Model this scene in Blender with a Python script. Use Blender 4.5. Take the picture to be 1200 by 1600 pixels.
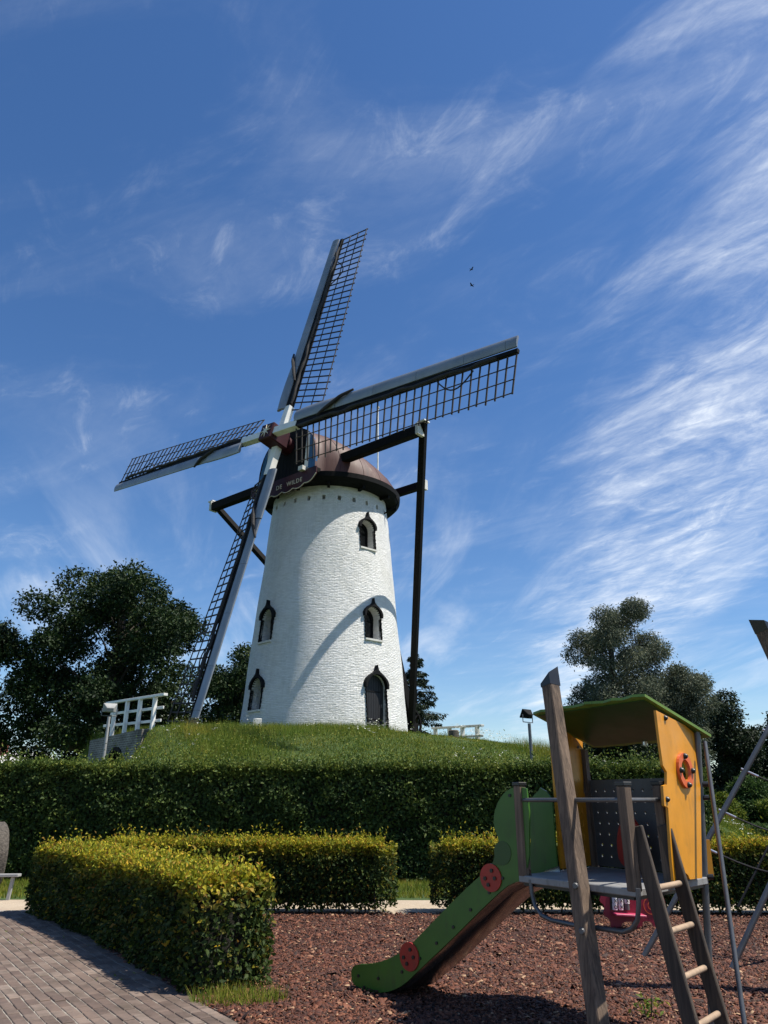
import bpy, bmesh, math, random
import numpy as np
from mathutils import Vector, Matrix

# ------------------------------------------------------------------ clear
for o in list(bpy.data.objects): bpy.data.objects.remove(o)
scene = bpy.context.scene
COL = scene.collection
rng = np.random.default_rng(7)
random.seed(7)
PI = math.pi

# ------------------------------------------------------------------ camera
F_PX = 1150.0
PITCH = math.atan(450.0 / F_PX)
EYE = np.array([0.0, 0.0, 1.6])
cam_d = bpy.data.cameras.new('camera'); cam = bpy.data.objects.new('camera', cam_d); COL.objects.link(cam)
cam_d.sensor_fit = 'HORIZONTAL'; cam_d.sensor_width = 36.0; cam_d.lens = F_PX / 1200 * 36.0
cam_d.clip_start = 0.1; cam_d.clip_end = 4000
cam.location = EYE; cam.rotation_euler = (PI / 2 + PITCH, 0, 0)
scene.camera = cam
scene.render.resolution_x = 768; scene.render.resolution_y = 1024

# ------------------------------------------------------------------ light
SUN_AZ, SUN_EL = math.radians(81.0), math.radians(60.0)      # azimuth from the camera side (-y) towards +x
SUN = Vector((math.sin(SUN_AZ) * math.cos(SUN_EL), -math.cos(SUN_AZ) * math.cos(SUN_EL), math.sin(SUN_EL)))
sd = bpy.data.lights.new('sun', 'SUN'); sd.energy = 5.0; sd.angle = math.radians(0.53); sd.color = (1.0, 0.94, 0.83)
so = bpy.data.objects.new('sun', sd); COL.objects.link(so)
so.rotation_euler = SUN.to_track_quat('Z', 'Y').to_euler(); so.location = SUN * 60

world = bpy.data.worlds.new('World'); scene.world = world; world.use_nodes = True
wt = world.node_tree; wt.nodes.clear()
def wn(t, **k):
    n = wt.nodes.new(t)
    for a, b in k.items(): setattr(n, a, b)
    return n
def wmath(op, a, b=None, c=None, clamp=False):
    n = wn('ShaderNodeMath', operation=op); n.use_clamp = clamp
    for i, v in enumerate((a, b, c)):
        if v is None: continue
        if isinstance(v, (int, float)): n.inputs[i].default_value = v
        else: wt.links.new(v, n.inputs[i])
    return n.outputs[0]
def wsmooth(v, lo, hi):
    n = wn('ShaderNodeMapRange', interpolation_type='SMOOTHSTEP')
    wt.links.new(v, n.inputs[0]); n.inputs[1].default_value = lo; n.inputs[2].default_value = hi
    return n.outputs[0]
sky = wn('ShaderNodeTexSky', sky_type='NISHITA'); sky.sun_disc = False
sky.sun_elevation = SUN_EL; sky.sun_rotation = math.atan2(SUN.x, SUN.y)
sky.air_density = 1.0; sky.dust_density = 0.15; sky.ozone_density = 3.4; sky.altitude = 0
tc = wn('ShaderNodeTexCoord')
sep = wn('ShaderNodeSeparateXYZ'); wt.links.new(tc.outputs['Generated'], sep.inputs[0])
zc = wmath('ADD', wmath('MAXIMUM', sep.outputs[2], 0.0), 0.15)
cx = wmath('DIVIDE', sep.outputs[0], zc); cy = wmath('DIVIDE', sep.outputs[1], zc)
def wnoise(sx, sy, rot, scale, detail, rough, dist, seed):
    cb = wn('ShaderNodeCombineXYZ'); wt.links.new(cx, cb.inputs[0]); wt.links.new(cy, cb.inputs[1]); cb.inputs[2].default_value = seed
    mp = wn('ShaderNodeMapping', vector_type='TEXTURE'); mp.inputs['Rotation'].default_value = (0, 0, rot)
    mp.inputs['Scale'].default_value = (sx, sy, 1); wt.links.new(cb.outputs[0], mp.inputs[0])
    n = wn('ShaderNodeTexNoise'); n.inputs['Scale'].default_value = scale; n.inputs['Detail'].default_value = detail
    n.inputs['Roughness'].default_value = rough; n.inputs['Distortion'].default_value = dist
    wt.links.new(mp.outputs[0], n.inputs['Vector']); return n.outputs[0]
big = wnoise(1, 1, 0, 1.3, 3, 0.5, 0.3, 3.0)
wisp = wnoise(1.0, 0.34, math.radians(-52), 2.3, 10, 0.60, 0.5, 1.7)
fine = wnoise(1.0, 0.40, math.radians(-44), 11.0, 10, 0.72, 0.9, 5.1)
mid_ = wnoise(1.0, 0.55, math.radians(-58), 5.0, 10, 0.66, 1.2, 8.3)
veil = wnoise(1.0, 0.45, math.radians(-20), 1.5, 8, 0.60, 0.6, 7.9)
low = wnoise(1.0, 0.30, math.radians(-80), 1.1, 8, 0.58, 0.4, 12.6)
# a long bank of cirrus running across the sky to the right of the mill
warp = wmath('MULTIPLY', wmath('SUBTRACT', wisp, 0.5), 0.55)
bx_ = wmath('ADD', wmath('SUBTRACT', cx, wmath('MULTIPLY_ADD', cy, 0.10, 0.56)), warp)
bank = wmath('SUBTRACT', 1.0, wsmooth(wmath('ABSOLUTE', wmath('SUBTRACT', bx_, 0.06)), 0.03, 0.40))
stray = wmath('MULTIPLY', wsmooth(mid_, 0.50, 0.80), wmath('MULTIPLY', wsmooth(veil, 0.42, 0.66), 0.27))
core = wmath('MULTIPLY', bank, wmath('MULTIPLY_ADD', wsmooth(wisp, 0.34, 0.76), 0.50, wmath('MULTIPLY', wsmooth(mid_, 0.30, 0.72), 0.45)))
dens = wmath('ADD', stray, core)
dens = wmath('MULTIPLY', dens, wmath('MULTIPLY_ADD', wsmooth(fine, 0.25, 0.78), 0.60, 0.50))
dens = wmath('ADD', dens, wmath('MULTIPLY', wsmooth(veil, 0.45, 0.80), wmath('MULTIPLY_ADD', fine, 0.20, 0.01)))
dens = wmath('ADD', dens, wmath('MULTIPLY', wsmooth(low, 0.46, 0.78), wmath('MULTIPLY', wsmooth(cy, 1.2, 2.4), 0.45)))
dens = wmath('MULTIPLY', dens, wsmooth(sep.outputs[2], -0.02, 0.10), clamp=True)
dens = wmath('MINIMUM', dens, 0.88)
hsv = wn('ShaderNodeHueSaturation'); hsv.inputs['Saturation'].default_value = 1.20; hsv.inputs['Hue'].default_value = 0.505; wt.links.new(sky.outputs[0], hsv.inputs['Color'])
mixc = wn('ShaderNodeMix', data_type='RGBA'); wt.links.new(dens, mixc.inputs[0])
wt.links.new(hsv.outputs[0], mixc.inputs[6]); mixc.inputs[7].default_value = (7.0, 7.5, 8.2, 1)
bg = wn('ShaderNodeBackground'); bg.inputs[1].default_value = 0.098
wt.links.new(mixc.outputs[2], bg.inputs[0])
wo = wn('ShaderNodeOutputWorld'); wt.links.new(bg.outputs[0], wo.inputs[0])

vs = scene.view_settings; vs.view_transform = 'Standard'; vs.look = 'None'; vs.exposure = 0.5; vs.gamma = 1.0; vs.use_curve_mapping = False

# ------------------------------------------------------------------ pixel helpers (photo pixels, 1200 x 1600)
def ray(x, y):
    c, s = math.cos(PITCH), math.sin(PITCH)
    a, b = (x - 600) / F_PX, -(y - 800) / F_PX
    return np.array([a, c - b * s, s + b * c])
def at(x, y, z=0.0):
    d = ray(x, y); return EYE + d * ((z - EYE[2]) / d[2])
def aty(x, y, Y):
    d = ray(x, y); return EYE + d * (Y / d[1])
def atplane(x, y, p0, nrm):
    d = ray(x, y); return EYE + d * (np.dot(np.asarray(p0) - EYE, nrm) / np.dot(d, nrm))
def project(P):
    P = np.asarray(P, float) - EYE; c, s = math.cos(PITCH), math.sin(PITCH)
    dp = P[..., 1] * c + P[..., 2] * s; u = -P[..., 1] * s + P[..., 2] * c
    return 600 + F_PX * P[..., 0] / dp, 800 - F_PX * u / dp, dp

# ------------------------------------------------------------------ object helpers
def tag(o, label, cat, group=None, kind=None):
    if label: o['label'] = label
    if cat: o['category'] = cat
    if group: o['group'] = group
    if kind: o['kind'] = kind
    return o
def thing(name, label, cat, loc=(0, 0, 0), group=None):
    o = bpy.data.objects.new(name, None); COL.objects.link(o); o.location = loc
    o.empty_display_size = 0.3
    o['wloc'] = [float(v) for v in loc]
    return tag(o, label, cat, group)
def wloc(p):
    if p is None: return np.zeros(3)
    return np.array(p['wloc']) if 'wloc' in p else np.zeros(3)
def link(name, me, mat, parent=None, smooth=False):
    if mat is not None and not me.materials: me.materials.append(mat)
    o = bpy.data.objects.new(name, me); COL.objects.link(o)
    if parent is not None:
        o.parent = parent; o['wloc'] = list(parent['wloc'])
    if smooth: me.polygons.foreach_set('use_smooth', [True] * len(me.polygons))
    return o
def mesh(name, V, Fc, mat, parent=None, smooth=False, kind=None):
    V = np.asarray(V, float) - wloc(parent)
    me = bpy.data.meshes.new(name); me.from_pydata(V.tolist(), [], [tuple(f) for f in Fc]); me.update()
    o = link(name, me, mat, parent, smooth)
    if kind: o['kind'] = kind
    return o
def trimesh(name, V, T, mat, parent=None, attr=None, kind=None, smooth=False):
    V = (np.asarray(V, np.float32) - wloc(parent).astype(np.float32)); T = np.asarray(T, np.int32)
    me = bpy.data.meshes.new(name); k = T.shape[1]
    me.vertices.add(len(V)); me.vertices.foreach_set('co', V.ravel())
    me.loops.add(T.size); me.loops.foreach_set('vertex_index', T.ravel())
    me.polygons.add(len(T)); me.polygons.foreach_set('loop_start', np.arange(0, T.size, k, dtype=np.int32))
    me.polygons.foreach_set('loop_total', np.full(len(T), k, np.int32))
    me.update(calc_edges=True)
    if attr is not None:
        a = me.attributes.new('tip', 'FLOAT', 'POINT'); a.data.foreach_set('value', np.asarray(attr, np.float32))
    o = link(name, me, mat, parent, smooth)
    if kind: o['kind'] = kind
    return o
def structure(o): o['kind'] = 'structure'; return o
class MB:
    """collects shapes in world coordinates into one mesh"""
    def __init__(s): s.v = []; s.f = []
    def add(s, V, Fc):
        b = len(s.v); s.v += [tuple(map(float, p)) for p in V]; s.f += [tuple(i + b for i in f) for f in Fc]; return s
    def box(s, c, X, Y, Z):                       # centre and three half-axes
        c, X, Y, Z = (np.asarray(a, float) for a in (c, X, Y, Z))
        V = [c + a * X + b * Y + d * Z for d in (-1, 1) for b in (-1, 1) for a in (-1, 1)]
        return s.add(V, [(0, 2, 3, 1), (4, 5, 7, 6), (0, 1, 5, 4), (2, 6, 7, 3), (0, 4, 6, 2), (1, 3, 7, 5)])
    def bar(s, a, b, w, h=None, up=(0, 0, 1), w2=None, h2=None):     # rectangular beam between two points
        a, b = np.asarray(a, float), np.asarray(b, float); h = w if h is None else h
        w2 = w if w2 is None else w2; h2 = h if h2 is None else h2
        d = b - a; d /= np.linalg.norm(d); x = np.cross(d, up); x /= np.linalg.norm(x); y = np.cross(x, d)
        V = [a + i * x * w / 2 + j * y * h / 2 for i, j in ((-1, -1), (1, -1), (1, 1), (-1, 1))] + \
            [b + i * x * w2 / 2 + j * y * h2 / 2 for i, j in ((-1, -1), (1, -1), (1, 1), (-1, 1))]
        return s.add(V, [(3, 2, 1, 0), (4, 5, 6, 7), (0, 1, 5, 4), (1, 2, 6, 5), (2, 3, 7, 6), (3, 0, 4, 7)])
    def tube(s, pts, r, n=10, r2=None, caps=True):
        pts = [np.asarray(p, float) for p in pts]; m = len(pts); V = []
        rad = r if hasattr(r, '__len__') else ([r + (r2 - r) * i / (m - 1) for i in range(m)] if r2 is not None else [r] * m)
        ref = None
        for i, p in enumerate(pts):
            d = pts[min(i + 1, m - 1)] - pts[max(i - 1, 0)]; d /= np.linalg.norm(d) + 1e-12
            if ref is None:
                ref = np.array([0, 0, 1.0]) if abs(d[2]) < .9 else np.array([1.0, 0, 0])
            x = np.cross(d, ref); x /= np.linalg.norm(x) + 1e-12; y = np.cross(x, d); ref = y if abs(np.dot(y, d)) < .99 else ref
            V += [p + rad[i] * (math.cos(2 * PI * k / n) * x + math.sin(2 * PI * k / n) * y) for k in range(n)]
        Fc = [(i * n + k, i * n + (k + 1) % n, (i + 1) * n + (k + 1) % n, (i + 1) * n + k) for i in range(m - 1) for k in range(n)]
        if caps: Fc += [tuple(range(n - 1, -1, -1)), tuple((m - 1) * n + k for k in range(n))]
        return s.add(V, Fc)
    def build(s, name, mat, parent=None, smooth=False, bevel=0):
        o = mesh(name, s.v, s.f, mat, parent)
        bm = bmesh.new(); bm.from_mesh(o.data); bmesh.ops.recalc_face_normals(bm, faces=bm.faces)
        if bevel: bmesh.ops.bevel(bm, geom=bm.edges[:], offset=bevel, segments=1, affect='EDGES')
        bm.to_mesh(o.data); bm.free()
        if smooth:
            o.data.polygons.foreach_set('use_smooth', [True] * len(o.data.polygons))
            o.data.set_sharp_from_angle(angle=math.radians(40))
        return o
def plate(outline, frame, thick, holes=(), name='panel', mat=None, parent=None, bevel=0.0):
    """flat panel with real holes: 2-D outline in frame (origin, u, v, normal); extruded by thick along normal"""
    o, u, v, nn = (np.asarray(a, float) for a in frame)
    bm = bmesh.new(); edges = []
    base = wloc(parent)
    for loop in [outline] + list(holes):
        vs_ = [bm.verts.new(o + u * a + v * b - nn * thick / 2 - base) for a, b in loop]
        edges += [bm.edges.new((vs_[i], vs_[(i + 1) % len(vs_)])) for i in range(len(vs_))]
    bmesh.ops.triangle_fill(bm, use_beauty=True, use_dissolve=False, edges=edges)
    r = bmesh.ops.extrude_face_region(bm, geom=bm.faces[:])
    bmesh.ops.translate(bm, verts=[g for g in r['geom'] if isinstance(g, bmesh.types.BMVert)], vec=Vector(nn * thick))
    bmesh.ops.recalc_face_normals(bm, faces=bm.faces)
    me = bpy.data.meshes.new(name); bm.to_mesh(me); bm.free()
    return link(name, me, mat, parent)
def circle(cx_, cy_, r, n=20, sx=1.0): return [(cx_ + r * sx * math.cos(2 * PI * i / n), cy_ + r * math.sin(2 * PI * i / n)) for i in range(n)]
def smooth_poly(P, it=2):
    P = [np.asarray(p, float) for p in P]
    for _ in range(it):
        Q = []
        for i in range(len(P)):
            a, b = P[i], P[(i + 1) % len(P)]; Q += [a * .75 + b * .25, a * .25 + b * .75]
        P = Q
    return [tuple(p) for p in P]

# ------------------------------------------------------------------ materials
def newmat(name):
    m = bpy.data.materials.new(name); m.use_nodes = True; nt = m.node_tree; nt.nodes.clear()
    out = nt.nodes.new('ShaderNodeOutputMaterial'); b = nt.nodes.new('ShaderNodeBsdfPrincipled')
    nt.links.new(b.outputs[0], out.inputs[0]); return m, nt, b, out
def nd(nt, t, **k):
    n = nt.nodes.new(t)
    for a, v in k.items(): setattr(n, a, v)
    return n
def noise(nt, vec, scale, detail=4, rough=.55, dist=0):
    n = nd(nt, 'ShaderNodeTexNoise'); n.inputs['Scale'].default_value = scale; n.inputs['Detail'].default_value = detail
    n.inputs['Roughness'].default_value = rough; n.inputs['Distortion'].default_value = dist
    if vec is not None: nt.links.new(vec, n.inputs['Vector'])
    return n.outputs[0]
def ramp(nt, fac, stops):
    r = nd(nt, 'ShaderNodeValToRGB'); e = r.color_ramp.elements
    while len(e) < len(stops): e.new(.5)
    for i, (p, c) in enumerate(stops): e[i].position = p; e[i].color = (*c, 1)
    nt.links.new(fac, r.inputs[0]); return r.outputs[0]
def mapped(nt, scale, kind='Object'):
    t = nd(nt, 'ShaderNodeTexCoord'); m = nd(nt, 'ShaderNodeMapping'); m.inputs['Scale'].default_value = scale
    nt.links.new(t.outputs[kind], m.inputs[0]); return m.outputs[0]
def bump(nt, b, h, strength, dist):
    n = nd(nt, 'ShaderNodeBump'); n.inputs['Strength'].default_value = strength; n.inputs['Distance'].default_value = dist
    nt.links.new(h, n.inputs['Height']); nt.links.new(n.outputs[0], b.inputs['Normal'])
def mul(c, k): return tuple(min(1, x * k) for x in c)
def pm(name, base, rough=.6, metal=0.0, var=.25, vs=4, bs=30, bd=.003, bstr=.4, spec=.5, stretch=(1, 1, 1), rv=.15, dirt=0.0):
    m, nt, b, out = newmat(name); v = mapped(nt, stretch)
    n = noise(nt, v, vs, 6, .6, .3)
    col = ramp(nt, n, [(.25, mul(base, 1 - var)), (.5, base), (.78, mul(base, 1 + var))])
    if dirt:                                                     # run-off streaks and grubby patches
        n3 = noise(nt, mapped(nt, (16, 16, .9)), 1.0, 6, .65, .4); n4 = noise(nt, mapped(nt, (1, 1, 1)), 5.0, 7, .7)
        mm = nd(nt, 'ShaderNodeMath', operation='MULTIPLY'); nt.links.new(n3, mm.inputs[0]); nt.links.new(n4, mm.inputs[1])
        dm = nd(nt, 'ShaderNodeMix', data_type='RGBA'); mr = nd(nt, 'ShaderNodeMapRange'); mr.inputs[1].default_value = .27; mr.inputs[2].default_value = .42; mr.inputs[4].default_value = dirt
        nt.links.new(mm.outputs[0], mr.inputs[0]); nt.links.new(mr.outputs[0], dm.inputs[0]); nt.links.new(col, dm.inputs[6]); dm.inputs[7].default_value = (.045, .035, .022, 1); col = dm.outputs[2]
    nt.links.new(col, b.inputs['Base Color'])
    rr = nd(nt, 'ShaderNodeMapRange'); rr.inputs[3].default_value = max(0.03, rough - rv); rr.inputs[4].default_value = min(1, rough + rv)
    nt.links.new(noise(nt, v, vs * 2.3, 5), rr.inputs[0]); nt.links.new(rr.outputs[0], b.inputs['Roughness'])
    b.inputs['Metallic'].default_value = metal; b.inputs['Specular IOR Level'].default_value = spec
    bump(nt, b, noise(nt, v, bs, 5, .6), bstr, bd); return m
def woodmat(name, dark, light, grain=38, axis=2):
    m, nt, b, out = newmat(name); s = [grain, grain, grain]; s[axis] = 1.2
    v = mapped(nt, s); n1 = noise(nt, v, 1.0, 7, .65, .6); v2 = mapped(nt, (3, 3, 1.2)); n2 = noise(nt, v2, 1.6, 4)
    mx = nd(nt, 'ShaderNodeMath', operation='MULTIPLY_ADD'); nt.links.new(n2, mx.inputs[0]); mx.inputs[1].default_value = .6
    nt.links.new(n1, mx.inputs[2])
    nt.links.new(ramp(nt, mx.outputs[0], [(.55, dark), (.78, tuple((a + c) / 2 for a, c in zip(dark, light))), (.98, light)]), b.inputs['Base Color'])
    b.inputs['Roughness'].default_value = .8; bump(nt, b, n1, .7, .006); return m
def leafmat(name, stops, tipcol=None, trans=.3, rough=.6, spec=.2, patch=None):
    m, nt, b, out = newmat(name); g = nd(nt, 'ShaderNodeNewGeometry')
    col = ramp(nt, g.outputs['Random Per Island'], stops)
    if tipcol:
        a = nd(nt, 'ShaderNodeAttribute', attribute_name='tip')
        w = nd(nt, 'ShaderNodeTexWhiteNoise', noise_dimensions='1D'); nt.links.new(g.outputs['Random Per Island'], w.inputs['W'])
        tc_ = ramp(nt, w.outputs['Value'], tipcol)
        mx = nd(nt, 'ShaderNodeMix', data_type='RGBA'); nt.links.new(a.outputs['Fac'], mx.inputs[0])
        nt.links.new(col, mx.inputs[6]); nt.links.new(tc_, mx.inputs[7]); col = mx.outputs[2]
    if patch:
        pmx = nd(nt, 'ShaderNodeMix', data_type='RGBA', blend_type='MULTIPLY'); pmx.inputs[0].default_value = 1; nt.links.new(col, pmx.inputs[6])
        nt.links.new(ramp(nt, noise(nt, g.outputs['Position'], patch[0], 5, .6), [(.3, patch[1]), (.5, (1, 1, 1)), (.7, patch[2])]), pmx.inputs[7]); col = pmx.outputs[2]
    nt.links.new(col, b.inputs['Base Color']); b.inputs['Roughness'].default_value = rough; b.inputs['Specular IOR Level'].default_value = spec
    t = nd(nt, 'ShaderNodeBsdfTranslucent'); nt.links.new(col, t.inputs[0])
    ms = nd(nt, 'ShaderNodeMixShader'); ms.inputs[0].default_value = trans
    nt.links.new(b.outputs[0], ms.inputs[1]); nt.links.new(t.outputs[0], ms.inputs[2]); nt.links.new(ms.outputs[0], out.inputs[0])
    return m

M = {}
M['black'] = pm('black_paint', (.006, .006, .007), .75, spec=.15, bs=18, bd=.004)
M['doorpaint'] = pm('dark_grey_door_paint', (.018, .018, .021), .55, spec=.3, var=.3, stretch=(8, 8, 1))
M['darkwood'] = pm('tarred_wood', (.006, .0055, .0055), .8, spec=.15, var=.4, stretch=(6, 6, 1), bs=9, bd=.006)
M['whitepaint'] = pm('white_paint', (.72, .71, .68), .45, var=.12, vs=2.5)
M['oldwhite'] = pm('weathered_white_paint', (.55, .54, .5), .6, var=.25, vs=5)
M['steel'] = pm('galvanised_steel', (.12, .122, .128), .45, .5, var=.25, vs=6, bd=.001)
M['greysail'] = pm('grey_sail_boards', (.23, .25, .28), .42, .25, var=.22, vs=1.1, stretch=(1, 1, 1), bs=6, bd=.006)
M['lath'] = pm('sail_lath', (.035, .026, .022), .7, var=.5, vs=3)
M['canvas'] = pm('furled_canvas', (.022, .020, .022), .85, var=.3)
M['maroon'] = pm('maroon_paint', (.038, .005, .009), .5, spec=.3, var=.3, vs=5)
M['capred'] = None
M['blue'] = pm('blue_paint', (.03, .11, .24), .4, var=.2)
M['glass'] = pm('dark_glass', (.012, .013, .016), .12, spec=.6, bstr=0)
M['greywhite'] = pm('greyed_paint', (.30, .30, .29), .6, var=.25, vs=5)
M['cream'] = pm('cream_paint', (.62, .55, .42), .5)
M['stone'] = pm('grey_stone', (.085, .072, .058), .9, var=.75, vs=22, bs=40, bd=.03, bstr=1.0)
M['green'] = pm('green_panel', (.042, .125, .013), .42, var=.26, dirt=.4, vs=2.2, bd=.0006)
M['greendark'] = pm('dark_green_panel', (.017, .065, .010), .38, var=.15, vs=2.2, bd=.0006)
M['greenedge'] = pm('light_green_roof', (.13, .22, .03), .5, var=.2, dirt=.5, bd=.0006)
M['yellow'] = pm('yellow_panel', (.62, .255, .010), .42, var=.16, dirt=.3, vs=3, bd=.0005)
M['orange'] = pm('orange_ring', (.62, .12, .035), .42, var=.12, bd=.0005)
M['red'] = pm('red_panel', (.36, .02, .012), .45, var=.2, dirt=.4, bd=.0005)
M['pink'] = pm('crimson_panel', (.22, .008, .03), .4, var=.15, bd=.0005)
M['brightpink'] = pm('pink_seat', (.50, .05, .12), .4)
M['greypanel'] = pm('grey_panel', (.085, .085, .085), .55, var=.15, dirt=.4, bd=.0006)
M['deck'] = pm('grey_deck', (.24, .24, .24), .5, dirt=.6, var=.2, vs=6, bd=.002)
M['plastic'] = pm('black_plastic', (.012, .012, .013), .4, bd=.0005)
M['chute'] = pm('steel_chute', (.24, .23, .22), .22, .95, var=.15, bd=.0008, rv=.06)
M['rung'] = pm('pale_rung_wood', (.34, .24, .16), .75, var=.3, vs=14)
M['woodpost'] = woodmat('weathered_post_wood', (.022, .013, .009), (.20, .138, .095), grain=60)
M['wooddark'] = woodmat('dark_ladder_wood', (.018, .013, .010), (.085, .06, .042))
M['rope'] = pm('black_rope', (.012, .012, .014), .8, bd=.002)
M['steelband'] = pm('bright_clamp', (.62, .62, .62), .3, .9)

# white painted brick for the tower (uv in metres)
m, nt, b, out = newmat('white_painted_brick'); M['brick'] = m
tcn = nd(nt, 'ShaderNodeTexCoord'); uvn = tcn.outputs['UV']
wob = nd(nt, 'ShaderNodeVectorMath', operation='MULTIPLY_ADD')
nz = nd(nt, 'ShaderNodeTexNoise'); nz.inputs['Scale'].default_value = 3.0; nz.inputs['Detail'].default_value = 3; nt.links.new(uvn, nz.inputs['Vector'])
nt.links.new(nz.outputs['Color'], wob.inputs[0]); wob.inputs[1].default_value = (.05, .05, 0); nt.links.new(uvn, wob.inputs[2])
bk = nd(nt, 'ShaderNodeTexBrick'); nt.links.new(wob.outputs[0], bk.inputs['Vector'])
bk.inputs['Scale'].default_value = 1.0; bk.inputs['Brick Width'].default_value = .22; bk.inputs['Row Height'].default_value = .068
bk.inputs['Mortar Size'].default_value = .009; bk.inputs['Mortar Smooth'].default_value = .8
bk.inputs['Color1'].default_value = (.80, .80, .78, 1); bk.inputs['Color2'].default_value = (.70, .70, .68, 1); bk.inputs['Mortar'].default_value = (.68, .68, .67, 1)
st = noise(nt, uvn, .55, 7, .65, .8); mp_ = nd(nt, 'ShaderNodeMapping'); mp_.inputs['Scale'].default_value = (5, .35, 1); nt.links.new(uvn, mp_.inputs[0])
st2 = noise(nt, mp_.outputs[0], 1.0, 6, .6)
mxs = nd(nt, 'ShaderNodeMix', data_type='RGBA', blend_type='MULTIPLY'); mxs.inputs[0].default_value = 1
nt.links.new(bk.outputs['Color'], mxs.inputs[6])
ad = nd(nt, 'ShaderNodeMath', operation='MULTIPLY_ADD'); nt.links.new(st2, ad.inputs[0]); ad.inputs[1].default_value = .5; nt.links.new(st, ad.inputs[2])
nt.links.new(ramp(nt, ad.outputs[0], [(.45, (.80, .80, .77)), (.75, (1, 1, 1))]), mxs.inputs[7])
sx_ = nd(nt, 'ShaderNodeSeparateXYZ'); nt.links.new(uvn, sx_.inputs[0])
alg = nd(nt, 'ShaderNodeMapRange'); alg.inputs[1].default_value = 1.3; alg.inputs[2].default_value = -.2; nt.links.new(sx_.outputs[1], alg.inputs[0])
am = nd(nt, 'ShaderNodeMath', operation='MULTIPLY'); nt.links.new(alg.outputs[0], am.inputs[0]); nt.links.new(noise(nt, uvn, 2.6, 8, .7), am.inputs[1])
amr = nd(nt, 'ShaderNodeMapRange'); amr.inputs[1].default_value = .25; amr.inputs[2].default_value = .6; amr.inputs[4].default_value = .55; nt.links.new(am.outputs[0], amr.inputs[0])
dm = nd(nt, 'ShaderNodeMix', data_type='RGBA'); nt.links.new(amr.outputs[0], dm.inputs[0]); nt.links.new(mxs.outputs[2], dm.inputs[6]); dm.inputs[7].default_value = (.30, .32, .24, 1)
str_m = nd(nt, 'ShaderNodeMapping'); str_m.inputs['Scale'].default_value = (9, .22, 1); nt.links.new(uvn, str_m.inputs[0])
sm2 = nd(nt, 'ShaderNodeMath', operation='MULTIPLY'); nt.links.new(noise(nt, str_m.outputs[0], 1.0, 7, .7), sm2.inputs[0]); nt.links.new(noise(nt, uvn, .8, 5), sm2.inputs[1])
smr = nd(nt, 'ShaderNodeMapRange'); smr.inputs[1].default_value = .29; smr.inputs[2].default_value = .44; smr.inputs[4].default_value = .30; nt.links.new(sm2.outputs[0], smr.inputs[0])
dm2 = nd(nt, 'ShaderNodeMix', data_type='RGBA'); nt.links.new(smr.outputs[0], dm2.inputs[0]); nt.links.new(dm.outputs[2], dm2.inputs[6]); dm2.inputs[7].default_value = (.42, .41, .38, 1)
nt.links.new(dm2.outputs[2], b.inputs['Base Color']); b.inputs['Roughness'].default_value = .55
hsum = nd(nt, 'ShaderNodeMath', operation='MULTIPLY_ADD'); nt.links.new(bk.outputs['Fac'], hsum.inputs[0]); hsum.inputs[1].default_value = -.55
rmap = nd(nt, 'ShaderNodeMapping'); rmap.inputs['Scale'].default_value = (4.5, 15, 1); nt.links.new(wob.outputs[0], rmap.inputs[0])
hn = noise(nt, rmap.outputs[0], 1.0, 6, .68, .4); hm_ = nd(nt, 'ShaderNodeMath', operation='MULTIPLY'); nt.links.new(hn, hm_.inputs[0]); hm_.inputs[1].default_value = 1.7
nt.links.new(hm_.outputs[0], hsum.inputs[2]); bump(nt, b, hsum.outputs[0], 1.0, .036)

# red-brown cap roofing with streaks
m, nt, b, out = newmat('red_brown_roofing'); M['capred'] = m
v = mapped(nt, (1, 1, .25)); n1 = noise(nt, v, 1.5, 7, .65, .5); n2 = noise(nt, mapped(nt, (6, 6, .5)), 1, 5)
ad = nd(nt, 'ShaderNodeMath', operation='MULTIPLY_ADD'); nt.links.new(n2, ad.inputs[0]); ad.inputs[1].default_value = .5; nt.links.new(n1, ad.inputs[2])
nt.links.new(ramp(nt, ad.outputs[0], [(.5, (.036, .010, .008)), (.72, (.066, .018, .014)), (.9, (.085, .032, .024)), (1.0, (.15, .11, .08))]), b.inputs['Base Color'])
b.inputs['Roughness'].default_value = .6; bump(nt, b, n2, .4, .02)

# old dark brick for the passage wall
m, nt, b, out = newmat('old_grey_brick'); M['oldbrick'] = m
tcn = nd(nt, 'ShaderNodeTexCoord')
bk = nd(nt, 'ShaderNodeTexBrick'); nt.links.new(tcn.outputs['UV'], bk.inputs['Vector']); bk.inputs['Scale'].default_value = 1
bk.inputs['Brick Width'].default_value = .23; bk.inputs['Row Height'].default_value = .08; bk.inputs['Mortar Size'].default_value = .012
bk.inputs['Color1'].default_value = (.20, .18, .16, 1); bk.inputs['Color2'].default_value = (.13, .115, .10, 1); bk.inputs['Mortar'].default_value = (.32, .31, .29, 1)
mxs = nd(nt, 'ShaderNodeMix', data_type='RGBA', blend_type='MULTIPLY'); mxs.inputs[0].default_value = 1; nt.links.new(bk.outputs['Color'], mxs.inputs[6])
nt.links.new(ramp(nt, noise(nt, tcn.outputs['UV'], 2.2, 6), [(.3, (.5, .5, .48)), (.75, (1.3, 1.3, 1.25))]), mxs.inputs[7]); nt.links.new(mxs.outputs[2], b.inputs['Base Color'])
b.inputs['Roughness'].default_value = .9; bump(nt, b, bk.outputs['Fac'], -.6, .02)

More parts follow.
